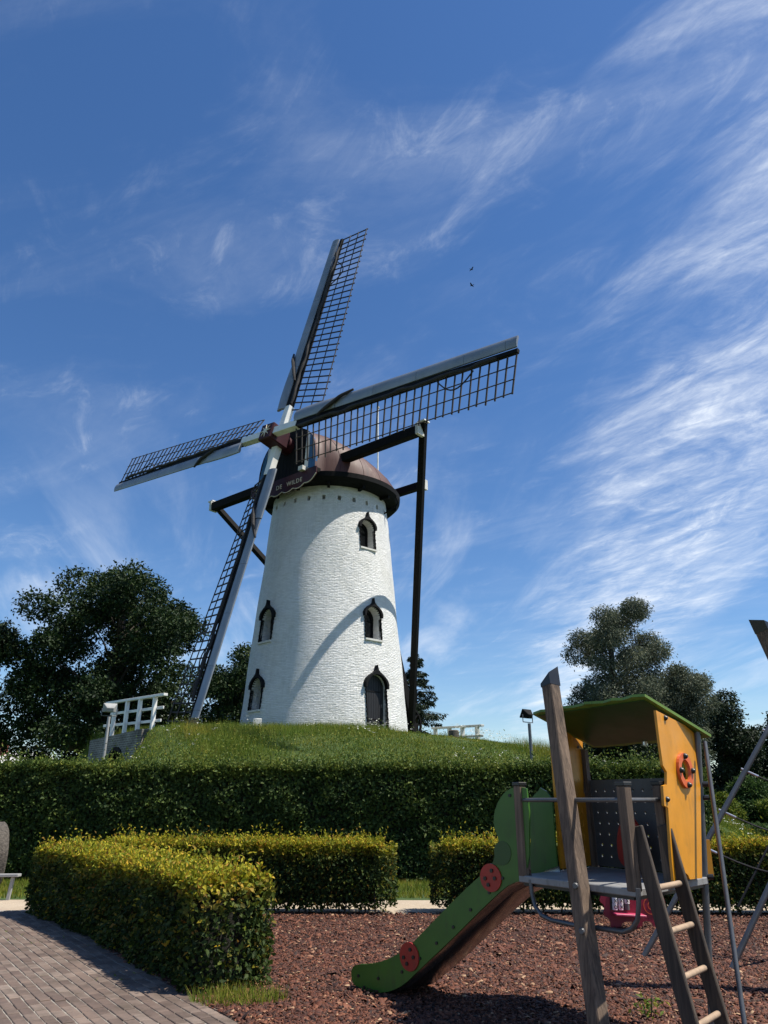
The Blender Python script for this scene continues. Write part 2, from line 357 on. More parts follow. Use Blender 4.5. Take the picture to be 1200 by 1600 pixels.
# ground materials
def groundmat(name, stops, scale, bs, bd, rough=.95, s2=.3):
    m, nt, b, out = newmat(name); v = mapped(nt, (1, 1, 1)); n1 = noise(nt, v, scale, 8, .7); n2 = noise(nt, v, s2, 4)
    ad = nd(nt, 'ShaderNodeMath', operation='MULTIPLY_ADD'); nt.links.new(n2, ad.inputs[0]); ad.inputs[1].default_value = .4; nt.links.new(n1, ad.inputs[2])
    nt.links.new(ramp(nt, ad.outputs[0], stops), b.inputs['Base Color']); b.inputs['Roughness'].default_value = rough
    bump(nt, b, noise(nt, v, bs, 6, .7), .8, bd); return m
M['lawn'] = groundmat('lawn_soil', [(.45, (.022, .040, .010)), (.72, (.045, .085, .018)), (.95, (.075, .11, .03))], 6, 60, .02)
M['sand'] = groundmat('pale_gravel', [(.45, (.30, .235, .17)), (.72, (.42, .34, .25)), (.95, (.52, .44, .34))], 45, 120, .01, s2=1.2)
M['mulchbase'] = groundmat('dark_mulch_soil', [(.45, (.022, .008, .005)), (.7, (.055, .019, .012)), (.95, (.11, .045, .03))], 30, 40, .03)
M['joint'] = groundmat('joint_sand', [(.45, (.12, .105, .08)), (.7, (.28, .25, .21)), (.95, (.42, .38, .33))], 25, 80, .006)
m, nt, b, out = newmat('bark_chip'); M['chip'] = m
g = nd(nt, 'ShaderNodeNewGeometry')
nt.links.new(ramp(nt, g.outputs['Random Per Island'], [(0, (.018, .005, .002)), (.4, (.060, .0155, .006)), (.72, (.108, .030, .012)), (.95, (.18, .062, .028)), (1, (.40, .26, .15))]), b.inputs['Base Color'])
b.inputs['Roughness'].default_value = .75; bump(nt, b, noise(nt, mapped(nt, (1, 1, 1)), 90, 4), .5, .004)
m, nt, b, out = newmat('paver_brick'); M['paver'] = m
g = nd(nt, 'ShaderNodeNewGeometry'); oi = nd(nt, 'ShaderNodeObjectInfo')
ad = nd(nt, 'ShaderNodeMath', operation='ADD'); nt.links.new(g.outputs['Random Per Island'], ad.inputs[0]); nt.links.new(oi.outputs['Random'], ad.inputs[1])
fr = nd(nt, 'ShaderNodeMath', operation='FRACT'); nt.links.new(ad.outputs[0], fr.inputs[0])
cr = ramp(nt, fr.outputs[0], [(0, (.105, .072, .057)), (.5, (.142, .101, .080)), (.85, (.168, .124, .099)), (1, (.21, .16, .13))])
mxs = nd(nt, 'ShaderNodeMix', data_type='RGBA', blend_type='MULTIPLY'); mxs.inputs[0].default_value = 1; nt.links.new(cr, mxs.inputs[6])
gp = g.outputs['Position']
nt.links.new(ramp(nt, noise(nt, gp, 3.5, 9, .75), [(.32, (.55, .56, .5)), (.5, (.95, .95, .95)), (.72, (1.35, 1.3, 1.25))]), mxs.inputs[7]); nt.links.new(mxs.outputs[2], b.inputs['Base Color'])
b.inputs['Roughness'].default_value = .8; bump(nt, b, noise(nt, gp, 120, 5, .7), .6, .004)
m, nt, b, out = newmat('pond_water'); M['water'] = m
b.inputs['Base Color'].default_value = (.015, .022, .012, 1); b.inputs['Roughness'].default_value = .06
bump(nt, b, noise(nt, mapped(nt, (1, 2.5, 1)), 3, 4), .15, .05)

# foliage
OAK = leafmat('oak_leaf', [(0, (.009, .021, .008)), (.5, (.017, .036, .011)), (.9, (.030, .055, .016)), (1, (.055, .075, .022))], trans=.18, patch=(.45, (.7, .75, .8), (1.45, 1.35, 1.1)))
WIL = leafmat('willow_leaf', [(0, (.05, .066, .04)), (.5, (.10, .12, .08)), (.9, (.16, .18, .125)), (1, (.23, .24, .17))], trans=.22, patch=(.5, (.75, .78, .8), (1.3, 1.28, 1.2)))
DRK = leafmat('dark_tree_leaf', [(0, (.008, .016, .008)), (.6, (.018, .032, .013)), (1, (.035, .055, .02))], trans=.15)
CON = leafmat('conifer_needles', [(0, (.012, .022, .013)), (.6, (.024, .042, .024)), (1, (.045, .07, .04))], trans=.08)
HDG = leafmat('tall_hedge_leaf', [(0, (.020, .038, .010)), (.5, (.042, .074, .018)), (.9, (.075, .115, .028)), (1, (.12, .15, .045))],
              [(0, (.06, .105, .02)), (.6, (.115, .16, .028)), (1, (.19, .205, .04))], trans=.28, patch=(1.1, (.65, .75, .8), (1.5, 1.35, 1.1)))  # lighter top colours: new growth with a sunlit tone painted in
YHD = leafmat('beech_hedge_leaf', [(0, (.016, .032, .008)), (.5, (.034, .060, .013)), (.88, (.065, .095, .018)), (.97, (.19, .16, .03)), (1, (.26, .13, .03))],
              [(0, (.16, .21, .018)), (.4, (.36, .36, .022)), (.75, (.56, .44, .03)), (.92, (.52, .30, .04)), (1, (.26, .13, .035))], trans=.35, patch=(2.4, (.7, .8, .8), (1.3, 1.2, 1.1)))  # yellow top colours mix new growth with painted sunlight
GRS = leafmat('grass_blade', [(0, (.065, .105, .012)), (.5, (.145, .20, .022)), (.85, (.23, .245, .034)), (1, (.35, .28, .09))], trans=.35, patch=(.55, (.75, .95, .8), (1.7, 1.3, 1.2)))
HRB = leafmat('wild_herb_leaf', [(0, (.055, .095, .014)), (.5, (.105, .160, .022)), (.9, (.19, .21, .03)), (1, (.30, .25, .04))], trans=.3)
SHR = leafmat('shrub_leaf', [(0, (.022, .05, .014)), (.5, (.045, .09, .024)), (1, (.09, .15, .04))], trans=.3)
FLW = leafmat('white_flower', [(0, (.6, .6, .52)), (1, (.8, .8, .75))], trans=.2)
M['bark'] = woodmat('tree_bark', (.022, .017, .013), (.09, .07, .055), grain=8)
M['hedgecore'] = pm('hedge_light_block', (.012, .011, .007), .95, var=.5, vs=20, bs=30, bd=.03)  # dark fill for the light-blocking core added inside hedges

# ------------------------------------------------------------------ leaf tools
def unit(a): return a / (np.linalg.norm(a, axis=-1, keepdims=True) + 1e-9)
def kites(P, D, N, L, W, fold=.15):
    n = len(P); D = unit(D); S = unit(np.cross(D, N)); Nn = np.cross(S, D)
    L = np.broadcast_to(np.asarray(L, float), (n,))[:, None]; W = np.broadcast_to(np.asarray(W, float), (n,))[:, None]
    V = np.stack([P, P + D * L * .45 + S * W / 2 + Nn * L * fold, P + D * L, P + D * L * .45 - S * W / 2 + Nn * L * fold], 1).reshape(-1, 3)
    i = np.arange(n)[:, None] * 4
    T = np.concatenate([i + [0, 1, 2], i + [0, 2, 3]], 1).reshape(-1, 3)
    return V, T
def blades(P, h, w, lean):
    n = len(P); a = rng.uniform(0, 2 * PI, n); S = np.stack([np.cos(a), np.sin(a), 0 * a], 1)
    a2 = rng.uniform(0, 2 * PI, n); Ld = np.stack([np.cos(a2), np.sin(a2), 0 * a2], 1) * (lean * rng.uniform(0, 1, n) * h)[:, None]
    up = np.array([0, 0, 1.0])
    V = np.stack([P - S * w[:, None] / 2, P + S * w[:, None] / 2, P + up * h[:, None] + Ld], 1).reshape(-1, 3)
    return V, np.arange(3 * n).reshape(-1, 3)
def vnoise(x, y, s, seed=0):
    r = np.random.default_rng(seed); out = 0
    for k in range(5):
        a = r.uniform(0, 2 * PI); q = s * r.uniform(.6, 1.8); out = out + np.sin((x * math.cos(a) + y * math.sin(a)) * q + r.uniform(0, 6))
    return out / 5
def inpoly(px, py, poly):
    r = np.zeros(len(px), bool); n = len(poly)
    for i in range(n):
        x1, y1 = poly[i]; x2, y2 = poly[(i + 1) % n]
        c = ((y1 > py) != (y2 > py)) & (px < (x2 - x1) * (py - y1) / (y2 - y1 + 1e-12) + x1); r ^= c
    return r

# ================================================================== THE SETTING
def sheet(name, pts, mat, z):
    o = mesh(name, [(x, y, z) for x, y in pts], [tuple(range(len(pts)))], mat); return structure(o)
sheet('ground', [(-1500, -600), (1500, -600), (1500, 2600), (-1500, 2600)], M['lawn'], 0.0)
# paved path: edge line through EP0 along ED, pavement lies to its left
EP0 = np.array([-1.42, 7.05]); ED = unit(np.array([-.57, .82])); EN = np.array([-ED[1], ED[0]])     # EN points left / away from hedge
def epos(s, w): return EP0 + ED * s + EN * w
S0, S1, W1_ = -11.0, 7.35, 5.2
PAVE_END = 12.72
pv_edge = [epos(S0, 0), epos(S1 - .4, 0), (-12.0, PAVE_END), (-14.0, PAVE_END), epos(S0, 9)]
paved = sheet('paved_path', pv_edge, M['joint'], 0.0235); paved['wloc'] = [0, 0, 0]
sheet('gravel_path', [(-30, 12.66), (30, 12.0), (30, 13.8), (-30, 14.42)], M['sand'], 0.008)
mul_poly = [tuple(epos(S0, 0)), tuple(epos(6.6, 0)), (-4.0, 12.45), (9.5, 12.35), (14, 12.2), (14, -4), (6.5, -4)]
sheet('bark_mulch_bed', mul_poly, M['mulchbase'], 0.016)

# mound under the mill
AX = np.array([-2.6, 33.05])
WALL_A, WALL_B = np.array([-11.5, 30.6]), np.array([-8.55, 27.2])      # passage wall line, left end / right corner
wdir = unit(WALL_B - WALL_A); wout = np.array([wdir[1], -wdir[0]])
if wout[1] > 0: wout = -wout
wout = np.array([-abs(wout[0]), -abs(wout[1])])
def mound_z(x, y):
    x = np.asarray(x, float); y = np.asarray(y, float)
    d = np.hypot(x - AX[0], y - AX[1]); z = 4.03 - .024 * np.maximum(d - 3.7, 0) ** 2
    z = z + .42 * np.clip((-3.5 - x) / 4, 0, 1) * np.clip((12 - d) / 3, 0, 1)
    z = np.maximum(z, -.3) + .05 * vnoise(x, y, .9, 3) + .03 * vnoise(x, y, 2.3, 4)
    rx, ry = x - WALL_B[0], y - WALL_B[1]
    sd_ = rx * wout[0] + ry * wout[1]; al = rx * wdir[0] + ry * wdir[1]
    f = np.clip((sd_ + .25) / .35, 0, 1) * np.clip((WALL_B[0] + .25 + .33 * np.maximum(27.4 - y, 0) - x) / .9, 0, 1)
    return z * (1 - f) + np.minimum(z, 2.55 - .16 * np.maximum(sd_, 0)) * f
gx = np.concatenate([np.linspace(-22, -13, 20), np.linspace(-12.9, -6, 70), np.linspace(-5.9, 18, 90)]); gy = np.concatenate([np.linspace(17.5, 24, 24), np.linspace(24.2, 34, 80), np.linspace(34.4, 52, 30)])
XX, YY = np.meshgrid(gx, gy); ZZ = mound_z(XX, YY)
ii = np.arange(len(gy) * len(gx)).reshape(len(gy), len(gx))
Q = np.stack([ii[:-1, :-1], ii[:-1, 1:], ii[1:, 1:], ii[1:, :-1]], -1).reshape(-1, 4)
structure(trimesh('mound', np.stack([XX, YY, ZZ], -1).reshape(-1, 3), Q, M['lawn'], smooth=True))

# pond and far path on the right
pond = sheet('pond', [(8, 39), (14, 37.5), (26, 37), (48, 39), (60, 48), (40, 53), (22, 53), (10, 50)], M['water'], .006)
sheet('far_path', [(6, 30.5), (16, 29.5), (50, 31), (50, 35.5), (16, 36.5), (6, 37)], M['sand'], .010)

# pavers: nearest 300 in view as parts, the rest joined
PL, PW, PH = .200, .100, .030
cand = []
for i in range(int((S1 - S0) / PL)):
    for j in range(int(W1_ / PW)):
        s = S0 + (i + .5 + (.5 if j % 2 else 0)) * PL + .012 * math.sin(j * 1.7); w = (j + .5) * PW
        c = epos(s, w)
        if c[1] > PAVE_END - .12 or c[1] < 1.5: continue
        cand.append((c, s, w))
P3 = np.array([[c[0][0], c[0][1], .03] for c in cand]); px_, py_, dp_ = project(P3)
vis = (px_ > -15) & (px_ < 1215) & (py_ < 1612) & (dp_ > 1)
order = np.argsort(np.where(vis, dp_, 1e6))
bm = bmesh.new(); bmesh.ops.create_cube(bm, size=1.0)
bmesh.ops.scale(bm, vec=(PL - .013, PW - .011, PH), verts=bm.verts)
top = [e for e in bm.edges if all(v.co.z > 0 for v in e.verts)]
bmesh.ops.bevel(bm, geom=top, offset=.004, segments=1, affect='EDGES')
pme = bpy.data.meshes.new('paver'); bm.to_mesh(pme); bm.free(); pme.materials.append(M['paver'])
pv = np.array([v.co[:] for v in pme.vertices]); pf = [tuple(p.vertices) for p in pme.polygons]
ang0 = math.atan2(ED[1], ED[0]); rest = MB()
for r_, k in enumerate(order):
    c = cand[k][0]; a = ang0 + random.gauss(0, .012)
    mat4 = Matrix.Translation((c[0] + random.gauss(0, .0015), c[1] + random.gauss(0, .0015), .016 + random.gauss(0, .0016))) @ Matrix.Rotation(a, 4, 'Z') @ Matrix.Rotation(random.gauss(0, .010), 4, 'X') @ Matrix.Rotation(random.gauss(0, .007), 4, 'Y')
    if r_ < 300:
        o = bpy.data.objects.new('paver', pme); COL.objects.link(o); o.parent = paved; o.matrix_local = mat4
    else:
        R = np.array(mat4); rest.add(pv @ R[:3, :3].T + R[:3, 3], pf)
o = mesh('pavers', rest.v, rest.f, M['paver'], paved, kind='stuff')
# edging course of pavers along the path border
eb = MB()
for i in range(int((S1 - S0) / .2)):
    c = epos(S0 + (i + .5) * .2, -.03)
    if 1.5 < c[1] < PAVE_END: eb.box((c[0], c[1], .016 + random.gauss(0, .002)), np.array([*ED, 0]) * .096, np.array([*EN, 0]) * .028, (0, 0, .016))
mesh('edging', eb.v, eb.f, M['paver'], paved, kind='stuff')

# bark chips
def chips(n, ymin, ymax):
    y = rng.uniform(ymin, ymax, n * 3); x = rng.uniform(-3.2, 7.2, n * 3)
    px, py, dp = project(np.stack([x, y, 0 * x], 1)); ok = (px > -80) & (px < 1420) & inpoly(x, y, mul_poly)
    sc_ = np.exp(-(((x + .15) / .55) ** 2 + ((y - 7.75) / .45) ** 2)) + .7 * np.exp(-(((x - 2.2) / .4) ** 2 + ((y - 5.6) / .4) ** 2)); ok &= rng.uniform(0, 1, n * 3) > .75 * sc_
    x, y = x[ok][:n], y[ok][:n]; m_ = len(x)
    L = rng.lognormal(math.log(.031), .45, m_); W = L * rng.uniform(.25, .6, m_); Hh = rng.uniform(.004, .012, m_)
    yaw = rng.uniform(0, 2 * PI, m_); pit = rng.normal(0, .28, m_); rol = rng.normal(0, .35, m_)
    X = np.stack([np.cos(yaw) * np.cos(pit), np.sin(yaw) * np.cos(pit), np.sin(pit)], 1); Z0 = np.stack([-np.sin(rol) * np.sin(yaw), np.sin(rol) * np.cos(yaw), np.cos(rol)], 1)
    Yv = unit(np.cross(Z0, X)); Zv = np.cross(X, Yv)
    C = np.stack([x, y, .022 + rng.uniform(0, .022, m_) + .014 * vnoise(x, y, 2.2, 8) + .010 * vnoise(x, y, 6, 9)], 1)
    cs = []
    for dz, k in ((-1, 1.0), (1, .8)):
        for a, b_ in ((-1, -1), (1, -1), (1, 1), (-1, 1)):
            tp = 1 - .35 * (a > 0)
            cs.append(C + X * (a * L / 2 * k)[:, None] + Yv * (b_ * W / 2 * k * tp)[:, None] + Zv * (dz * Hh / 2)[:, None])
    V = np.stack(cs, 1).reshape(-1, 3); i = np.arange(m_)[:, None] * 8
    fq = np.array([[4, 5, 6, 7], [0, 1, 5, 4], [1, 2, 6, 5], [2, 3, 7, 6], [3, 0, 4, 7]])
    return V, (i[:, :, None] + fq[None]).reshape(-1, 4)
CH = [chips(62000, 5.4, 9.2), chips(26000, 9.2, 12.6), chips(15000, 2.5, 5.4)]; off_ = np.cumsum([0] + [len(c[0]) for c in CH])
o = trimesh('bark_chips', np.concatenate([c[0] for c in CH]), np.concatenate([c[1] + off_[k] for k, c in enumerate(CH)]), M['chip'])
tag(o, 'red brown bark chips covering the playground floor', 'bark mulch', kind='stuff')

# ================================================================== WINDMILL
YAW, TILT, ROT = -0.69206, 0.19966, -0.09416
HUB = np.array([-5.012, 30.148, 17.073])
NRM = np.array([math.sin(YAW) * math.cos(TILT), -math.cos(YAW) * math.cos(TILT), math.sin(TILT)])
RGT = np.array([math.cos(YAW), math.sin(YAW), 0.0]); UPP = np.cross(NRM, RGT)
NH = np.array([math.sin(YAW), -math.cos(YAW), 0.0]); UZ = np.array([0, 0, 1.0])
A3 = np.array([AX[0], AX[1], 0.0])
def mp3(t, lat, z): return A3 + NH * t + RGT * lat + UZ * z
BASE_Z = 4.2
mill = thing('windmill', 'white brick tower windmill with red-brown cap and four lattice sails on grassy mound', 'windmill', (AX[0], AX[1], BASE_Z))
TZ0, TZ1, TR0, TR1 = 3.9, 14.9, 3.67, 2.69
def tr(z): return TR0 + (TR1 - TR0) * (z - TZ0) / (TZ1 - TZ0)
NS, NZ = 128, 40
V = []; Fc = []
for k in range(NZ + 1):
    z = TZ0 + (TZ1 - TZ0) * k / NZ
    for i in range(NS):
        a = 2 * PI * i / NS; r = tr(z) + .012 * math.sin(a * 5 + z) + .01 * math.sin(a * 11 - z * 2.1)
        V.append((AX[0] + r * math.sin(a), AX[1] - r * math.cos(a), z))
for k in range(NZ):
    for i in range(NS):
        j = (i + 1) % NS; Fc.append((k * NS + i, k * NS + j, (k + 1) * NS + j, (k + 1) * NS + i))
Fc.append(tuple(range(NS - 1, -1, -1))); Fc.append(tuple(NZ * NS + i for i in range(NS)))
tower = mesh('tower', V, Fc, M['brick'], mill)
def radial(az):                                              # outward, tangent (to the right seen from outside)
    a = math.radians(az); return np.array([math.sin(a), -math.cos(a), 0.0]), np.array([math.cos(a), math.sin(a), 0.0])
def arch(w, h, n=14):                                        # straight sides, round head, origin bottom centre
    hs = h - w / 2
    return [(-w / 2, 0), (w / 2, 0)] + [(w / 2 * math.cos(t), hs + w / 2 * math.sin(t)) for t in np.linspace(0, PI, n)]
# opening: azimuth, sill height, width, height of the arched opening, kind
OPEN = [(40.3, 11.93, .80, 1.36, 'window'), (41.2, 7.85, .84, 1.40, 'window'), (40.6, 4.15, 1.05, 2.22, 'door'),
        (-46.8, 7.80, .84, 1.42, 'window'), (-48.2, 4.98, .84, 1.30, 'window')]
cut = MB()
for az, z0, w, h, kind in OPEN:
    e, t = radial(az); zc_ = z0 + h / 2; c = A3 + e * tr(zc_); dep = .30 if kind == 'door' else .62
    A = arch(w, h); n_ = len(A)
    V = [c + t * a + UZ * (z0 + b_) + e * d for d in (-dep, .6) for a, b_ in A]
    cut.add(V, [tuple(range(n_ - 1, -1, -1)), tuple(range(n_, 2 * n_))] + [(i, (i + 1) % n_, n_ + (i + 1) % n_, n_ + i) for i in range(n_)])
HOLES = [(-88 + 14.4 * k) for k in range(25)]
for az in HOLES:
    e, t = radial(az); c = A3 + e * tr(14.15) + UZ * 14.16
    cut.box(c, t * .075, e * .34, UZ * .11)
cutter = mesh('cutter', cut.v, cut.f, None)
bmc = bmesh.new(); bmc.from_mesh(cutter.data); bmesh.ops.recalc_face_normals(bmc, faces=bmc.faces); bmc.to_mesh(cutter.data); bmc.free()
cutter.location = -wloc(mill); 
bo = tower.modifiers.new('b', 'BOOLEAN'); bo.object = cutter; bo.operation = 'DIFFERENCE'; bo.solver = 'EXACT'
tower.parent = None; bpy.context.view_layer.update()
dg = bpy.context.evaluated_depsgraph_get(); nm = bpy.data.meshes.new_from_object(tower.evaluated_get(dg)); tower.modifiers.clear()
tower.data = nm; tower.parent = mill; bpy.data.objects.remove(cutter)
if not nm.materials: nm.materials.append(M['brick'])
uv = nm.uv_layers.new(name='UVMap')
co = np.empty(len(nm.vertices) * 3); nm.vertices.foreach_get('co', co); co = co.reshape(-1, 3)
li = np.empty(len(nm.loops), int); nm.loops.foreach_get('vertex_index', li)
an = np.arctan2(co[:, 0], -co[:, 1]); U = an * 3.2; Wv = co[:, 2]
uvd = np.stack([U[li], Wv[li]], 1)
for p in nm.polygons:                                        # faces on the seam
    idx = list(p.loop_indices)
    if len(idx) < 20 and uvd[idx, 0].max() - uvd[idx, 0].min() > 8:
        for i in idx:
            if uvd[i, 0] < 0: uvd[i, 0] += 2 * PI * 3.2
uv.data.foreach_set('uv', uvd.ravel())
sm = np.zeros(len(nm.polygons), bool)
nm.polygons.foreach_set('use_smooth', np.ones(len(nm.polygons), bool)); nm.set_sharp_from_angle(angle=math.radians(25))

def ogee(w, h, rise, tip, n=10):
    """outer ogee outline from left springing to right springing"""
    P = []
    for t in np.linspace(0, 1, n):                           # left half, springing up to point
        x = -w / 2 * (1 - t) ** .62 if t < .999 else 0; P.append((x, 0))
    pts = [(-w / 2, 0), (-w / 2 * 1.0, rise * .28), (-w / 2 * .86, rise * .52), (-w / 2 * .58, rise * .74), (-w / 2 * .28, rise * .90), (-w / 2 * .10, rise * 1.04), (-w / 2 * .035, rise * 1.0 + tip * .6), (0, rise + tip)]
    return pts + [(-x, y) for x, y in pts[-2::-1]]
for az, z0, w, h, kind in OPEN:
    e, t = radial(az); zc_ = z0 + h / 2; c = A3 + e * tr(zc_); hs = h - w / 2
    win = None; c0 = c + UZ * z0
    slope = (TR1 - TR0) / (TZ1 - TZ0)
    if kind == 'door':
        fr_ = (c0 - e * .20, t, UZ, e)
        win = plate(arch(w, h), (c0 - e * .26, t, UZ, e), .06, name='door', mat=M['black'], parent=mill); win['label'] = 'black arched plank door at foot of tower'
        npl = 8
        for q in range(npl):
            xa = -w / 2 + .02 + q * (w - .04) / npl; xb = xa + (w - .04) / npl - .012
            ztop = hs + math.sqrt(max(0, (w / 2 - .01) ** 2 - max(abs(xa), abs(xb)) ** 2))
            pb = MB(); pb.box(c0 + t * (xa + xb) / 2 + UZ * (ztop / 2 + .02) - e * .213, t * (xb - xa) / 2, e * .016, UZ * (ztop / 2 - .02)); pb.build('plank', M['doorpaint'], win)
        for zz in (.45, 1.55):
            hb = MB(); hb.box(c0 - t * .06 + UZ * zz - e * .19, t * .42, e * .008, UZ * .025); hb.build('hinge_strap', M['black'], win)
        hb = MB(); hb.box(c0 + t * .40 + UZ * 1.0 - e * .185, t * .015, e * .02, UZ * .07); hb.build('handle', M['steel'], win)
        ln = MB(); ln.box(c0 - UZ * .02 + e * .08, t * (w / 2 + .12), e * .22, UZ * .07); ln.build('doorstep', M['stone'], win)
    else:
        win = plate(arch(w - .01, h - .005), (c0 - e * .56, t, UZ, e), .03, name='window', mat=M['glass'], parent=mill)
        fo = arch(w - .012, h - .006); fi = [(x * .84, .07 + y * .90) for x, y in arch(w, h - .1)]
        plate(fo, (c0 - e * .51, t, UZ, e), .05, holes=[fi], name='window_frame', mat=M['black'], parent=win)
        mb = MB(); mb.box(c0 + UZ * (h * .5) - e * .51, t * .02, e * .018, UZ * (h * .46)); mb.build('mullion', M['black'], win)
        mb = MB(); mb.box(c0 + UZ * (h * .62) - e * .512, t * (w * .42), e * .014, UZ * .018); mb.build('crossbar', M['black'], win)
        # small white vent square seen in the sash
        if az > 0:
            sq = [(-.26, h * .34), (-.06, h * .34), (-.06, h * .58), (-.26, h * .58)]; si = [(-.235, h * .36), (-.085, h * .36), (-.085, h * .56), (-.235, h * .56)]
            plate(sq, (c0 - e * .478, t, UZ, e), .015, holes=[si], name='white_casement', mat=M['whitepaint'], parent=win)
        sl = MB(); sl.box(c0 - UZ * .035 + e * .02, t * (w / 2 + .05), e * .10, UZ * .04); sl.build('sill', M['oldwhite'], win)
    # ogee hood and black painted edge
    og = ogee(w + .17, 0, w / 2 + .16, .24)
    og = [(x, hs - .02 + y) for x, y in og]
    inner = [(w / 2 * math.cos(a), hs + w / 2 * math.sin(a)) for a in np.linspace(0, PI, 15)]
    ring = og + [(w / 2, hs - .02)] + inner + [(-w / 2, hs - .02)]
    plate(ring, (c0 + e * (slope * .25 * 0 - .02), t, UZ, e), .20, name='hood', mat=M['black'], parent=win)
    for sgn in (-1, 1):
        ed = MB(); zz = 0.0
        while zz < hs - .05:
            ww = .036 if int(zz / .085) % 2 else .018
            ed.box(c0 + t * sgn * (w / 2 + ww / 2) + UZ * (zz + .04) + e * (.0 - .05 + (h / 2 - zz) * .089), t * ww / 2, e * .085, UZ * .041); zz += .085
        ed.build('edge_trim', M['black'], win)

# cap: boat shaped roof on a circular eave
ZE = 15.15; RE = 3.28
cap_v = []; cap_f = []; NT, NA = 26, 20
CT = 3.0
ts = [CT - (CT + RE) * (k / NT) for k in range(NT + 1)]
def cap_pt(t_, sa, lean=True):                               # sa: -1 .. 1 round the arch
    u = (CT - t_) / (CT + RE); hw = max(math.sqrt(max(RE ** 2 - min(t_, 2.68) ** 2, 0.0)), .02)
    hgt = max(2.62 * (1 - .1 * u) * (1 - u ** 3), .02); ex = .6 + .8 * min(1, u / .45)
    a = sa * PI / 2; zz = hgt * abs(math.cos(a)) ** ex
    return mp3(t_ - .15 * zz / 3 * max(0, 1 - u * 4), hw * math.copysign(abs(math.sin(a)) ** .95, math.sin(a)), ZE + zz)
for t_ in ts:
    for j in range(NA + 1): cap_v.append(cap_pt(t_, -1 + 2 * j / NA))
for k in range(NT):
    for j in range(NA):
        a = k * (NA + 1) + j; cap_f.append((a, a + 1, a + NA + 2, a + NA + 1))
cap = mesh('cap', cap_v, cap_f, M['capred'], mill, smooth=True)
# seams of the roofing as thin raised ribs
for k in (4, 8, 12, 16, 20):
    rb = MB(); rb.tube([np.array(cap_v[k * (NA + 1) + j]) for j in range(NA + 1)], .012, 5); rb.build('roof_seam', M['capred'], cap, True)
# eave board, soffit
NE = 72; ev = []; ef = []
prof = [(RE + .02, ZE + .06), (RE + .10, ZE + .02), (RE + .08, ZE - .20), (RE - .08, ZE - .36), (TR1 + .03, ZE - .40), (TR1 + .03, ZE + .05)]
for i in range(NE):
    a = 2 * PI * i / NE
    for r, z in prof:
        q = np.array([AX[0] + r * math.sin(a), AX[1] - r * math.cos(a), z]); over = np.dot(q - A3, NH) - 3.04
        ev.append(q - NH * over if over > 0 and r > TR1 + .1 else q)
for i in range(NE):
    for q in range(len(prof)):
        j = (i + 1) % NE; q2 = (q + 1) % len(prof); n_ = len(prof); ef.append((i * n_ + q, j * n_ + q, j * n_ + q2, i * n_ + q2))
eave = mesh('eave', ev, ef, M['black'], cap, smooth=False)
for i in range(0, NE, 6):
    a = 2 * PI * (i + .5) / NE; e, t = radial(math.degrees(a))
    bk_ = MB(); bk_.box(A3 + e * (TR1 + .26) + UZ * (ZE - .45), t * .06, e * .24, UZ * .07); bk_.build('eave_bracket', M['darkwood'], cap)
# bent drip pipe on the right side of the eave
e, t = radial(72)
dp = MB(); dp.tube([A3 + e * (RE + .06) + UZ * (ZE - .25), A3 + e * (RE + .16) + UZ * (ZE - .55), A3 + e * (RE + .05) + UZ * (ZE - .72), A3 + e * (TR1 + .02) + UZ * (ZE - 1.05)], .035, 8); dp.build('drip_pipe', M['black'], cap, True)
# front gable: dark centre, white and blue side boards, leaning back
gw = math.sqrt(RE ** 2 - 2.68 ** 2)
def gpt(lat, z): return mp3(2.93 - .15 * (z - ZE) / 3, lat, z)
def gboard(l0, l1, zt0, zt1, name, mat, off=0.0):
    g_ = MB(); V = [gpt(l0, ZE - .05), gpt(l1, ZE - .05), gpt(l1, zt1), gpt(l0, zt0)]
    V2 = [np.array(p) + NH * (.05 + off) for p in V]; V = [np.array(p) - NH * .06 for p in V]
    g_.add(V + V2, [(3, 2, 1, 0), (4, 5, 6, 7), (0, 1, 5, 4), (1, 2, 6, 5), (2, 3, 7, 6), (3, 0, 4, 7)]); return g_.build(name, mat, cap)
def gz(l): return ZE + 2.58 * max(0.03, math.cos(math.asin(min(1, (abs(l) / gw) ** (1 / .95))))) ** .6
NB = 16
for q in range(NB):
    l0 = -gw + 2 * gw * q / NB; l1 = l0 + 2 * gw / NB - .012
    al = abs((l0 + l1) / 2) / gw
    mt = M['blue'] if al > .72 else (M['whitepaint'] if .56 < al < .72 else M['black'])
    gboard(l0, l1, gz(l0), gz(l1), 'gable_board', mt)
sb = MB(); sb.box(mp3(2.80, 0, ZE + .06), RGT * 1.95, NH * .26, UZ * .10); sb.build('storm_beam', M['darkwood'], cap)
for lat in (-1.2, 1.35):
    cb_ = MB(); cb_.box(mp3(3.16, lat, ZE + .14), RGT * .14, NH * .20, UZ * .10); cb_.build('beam_block', M['oldwhite'], cap)
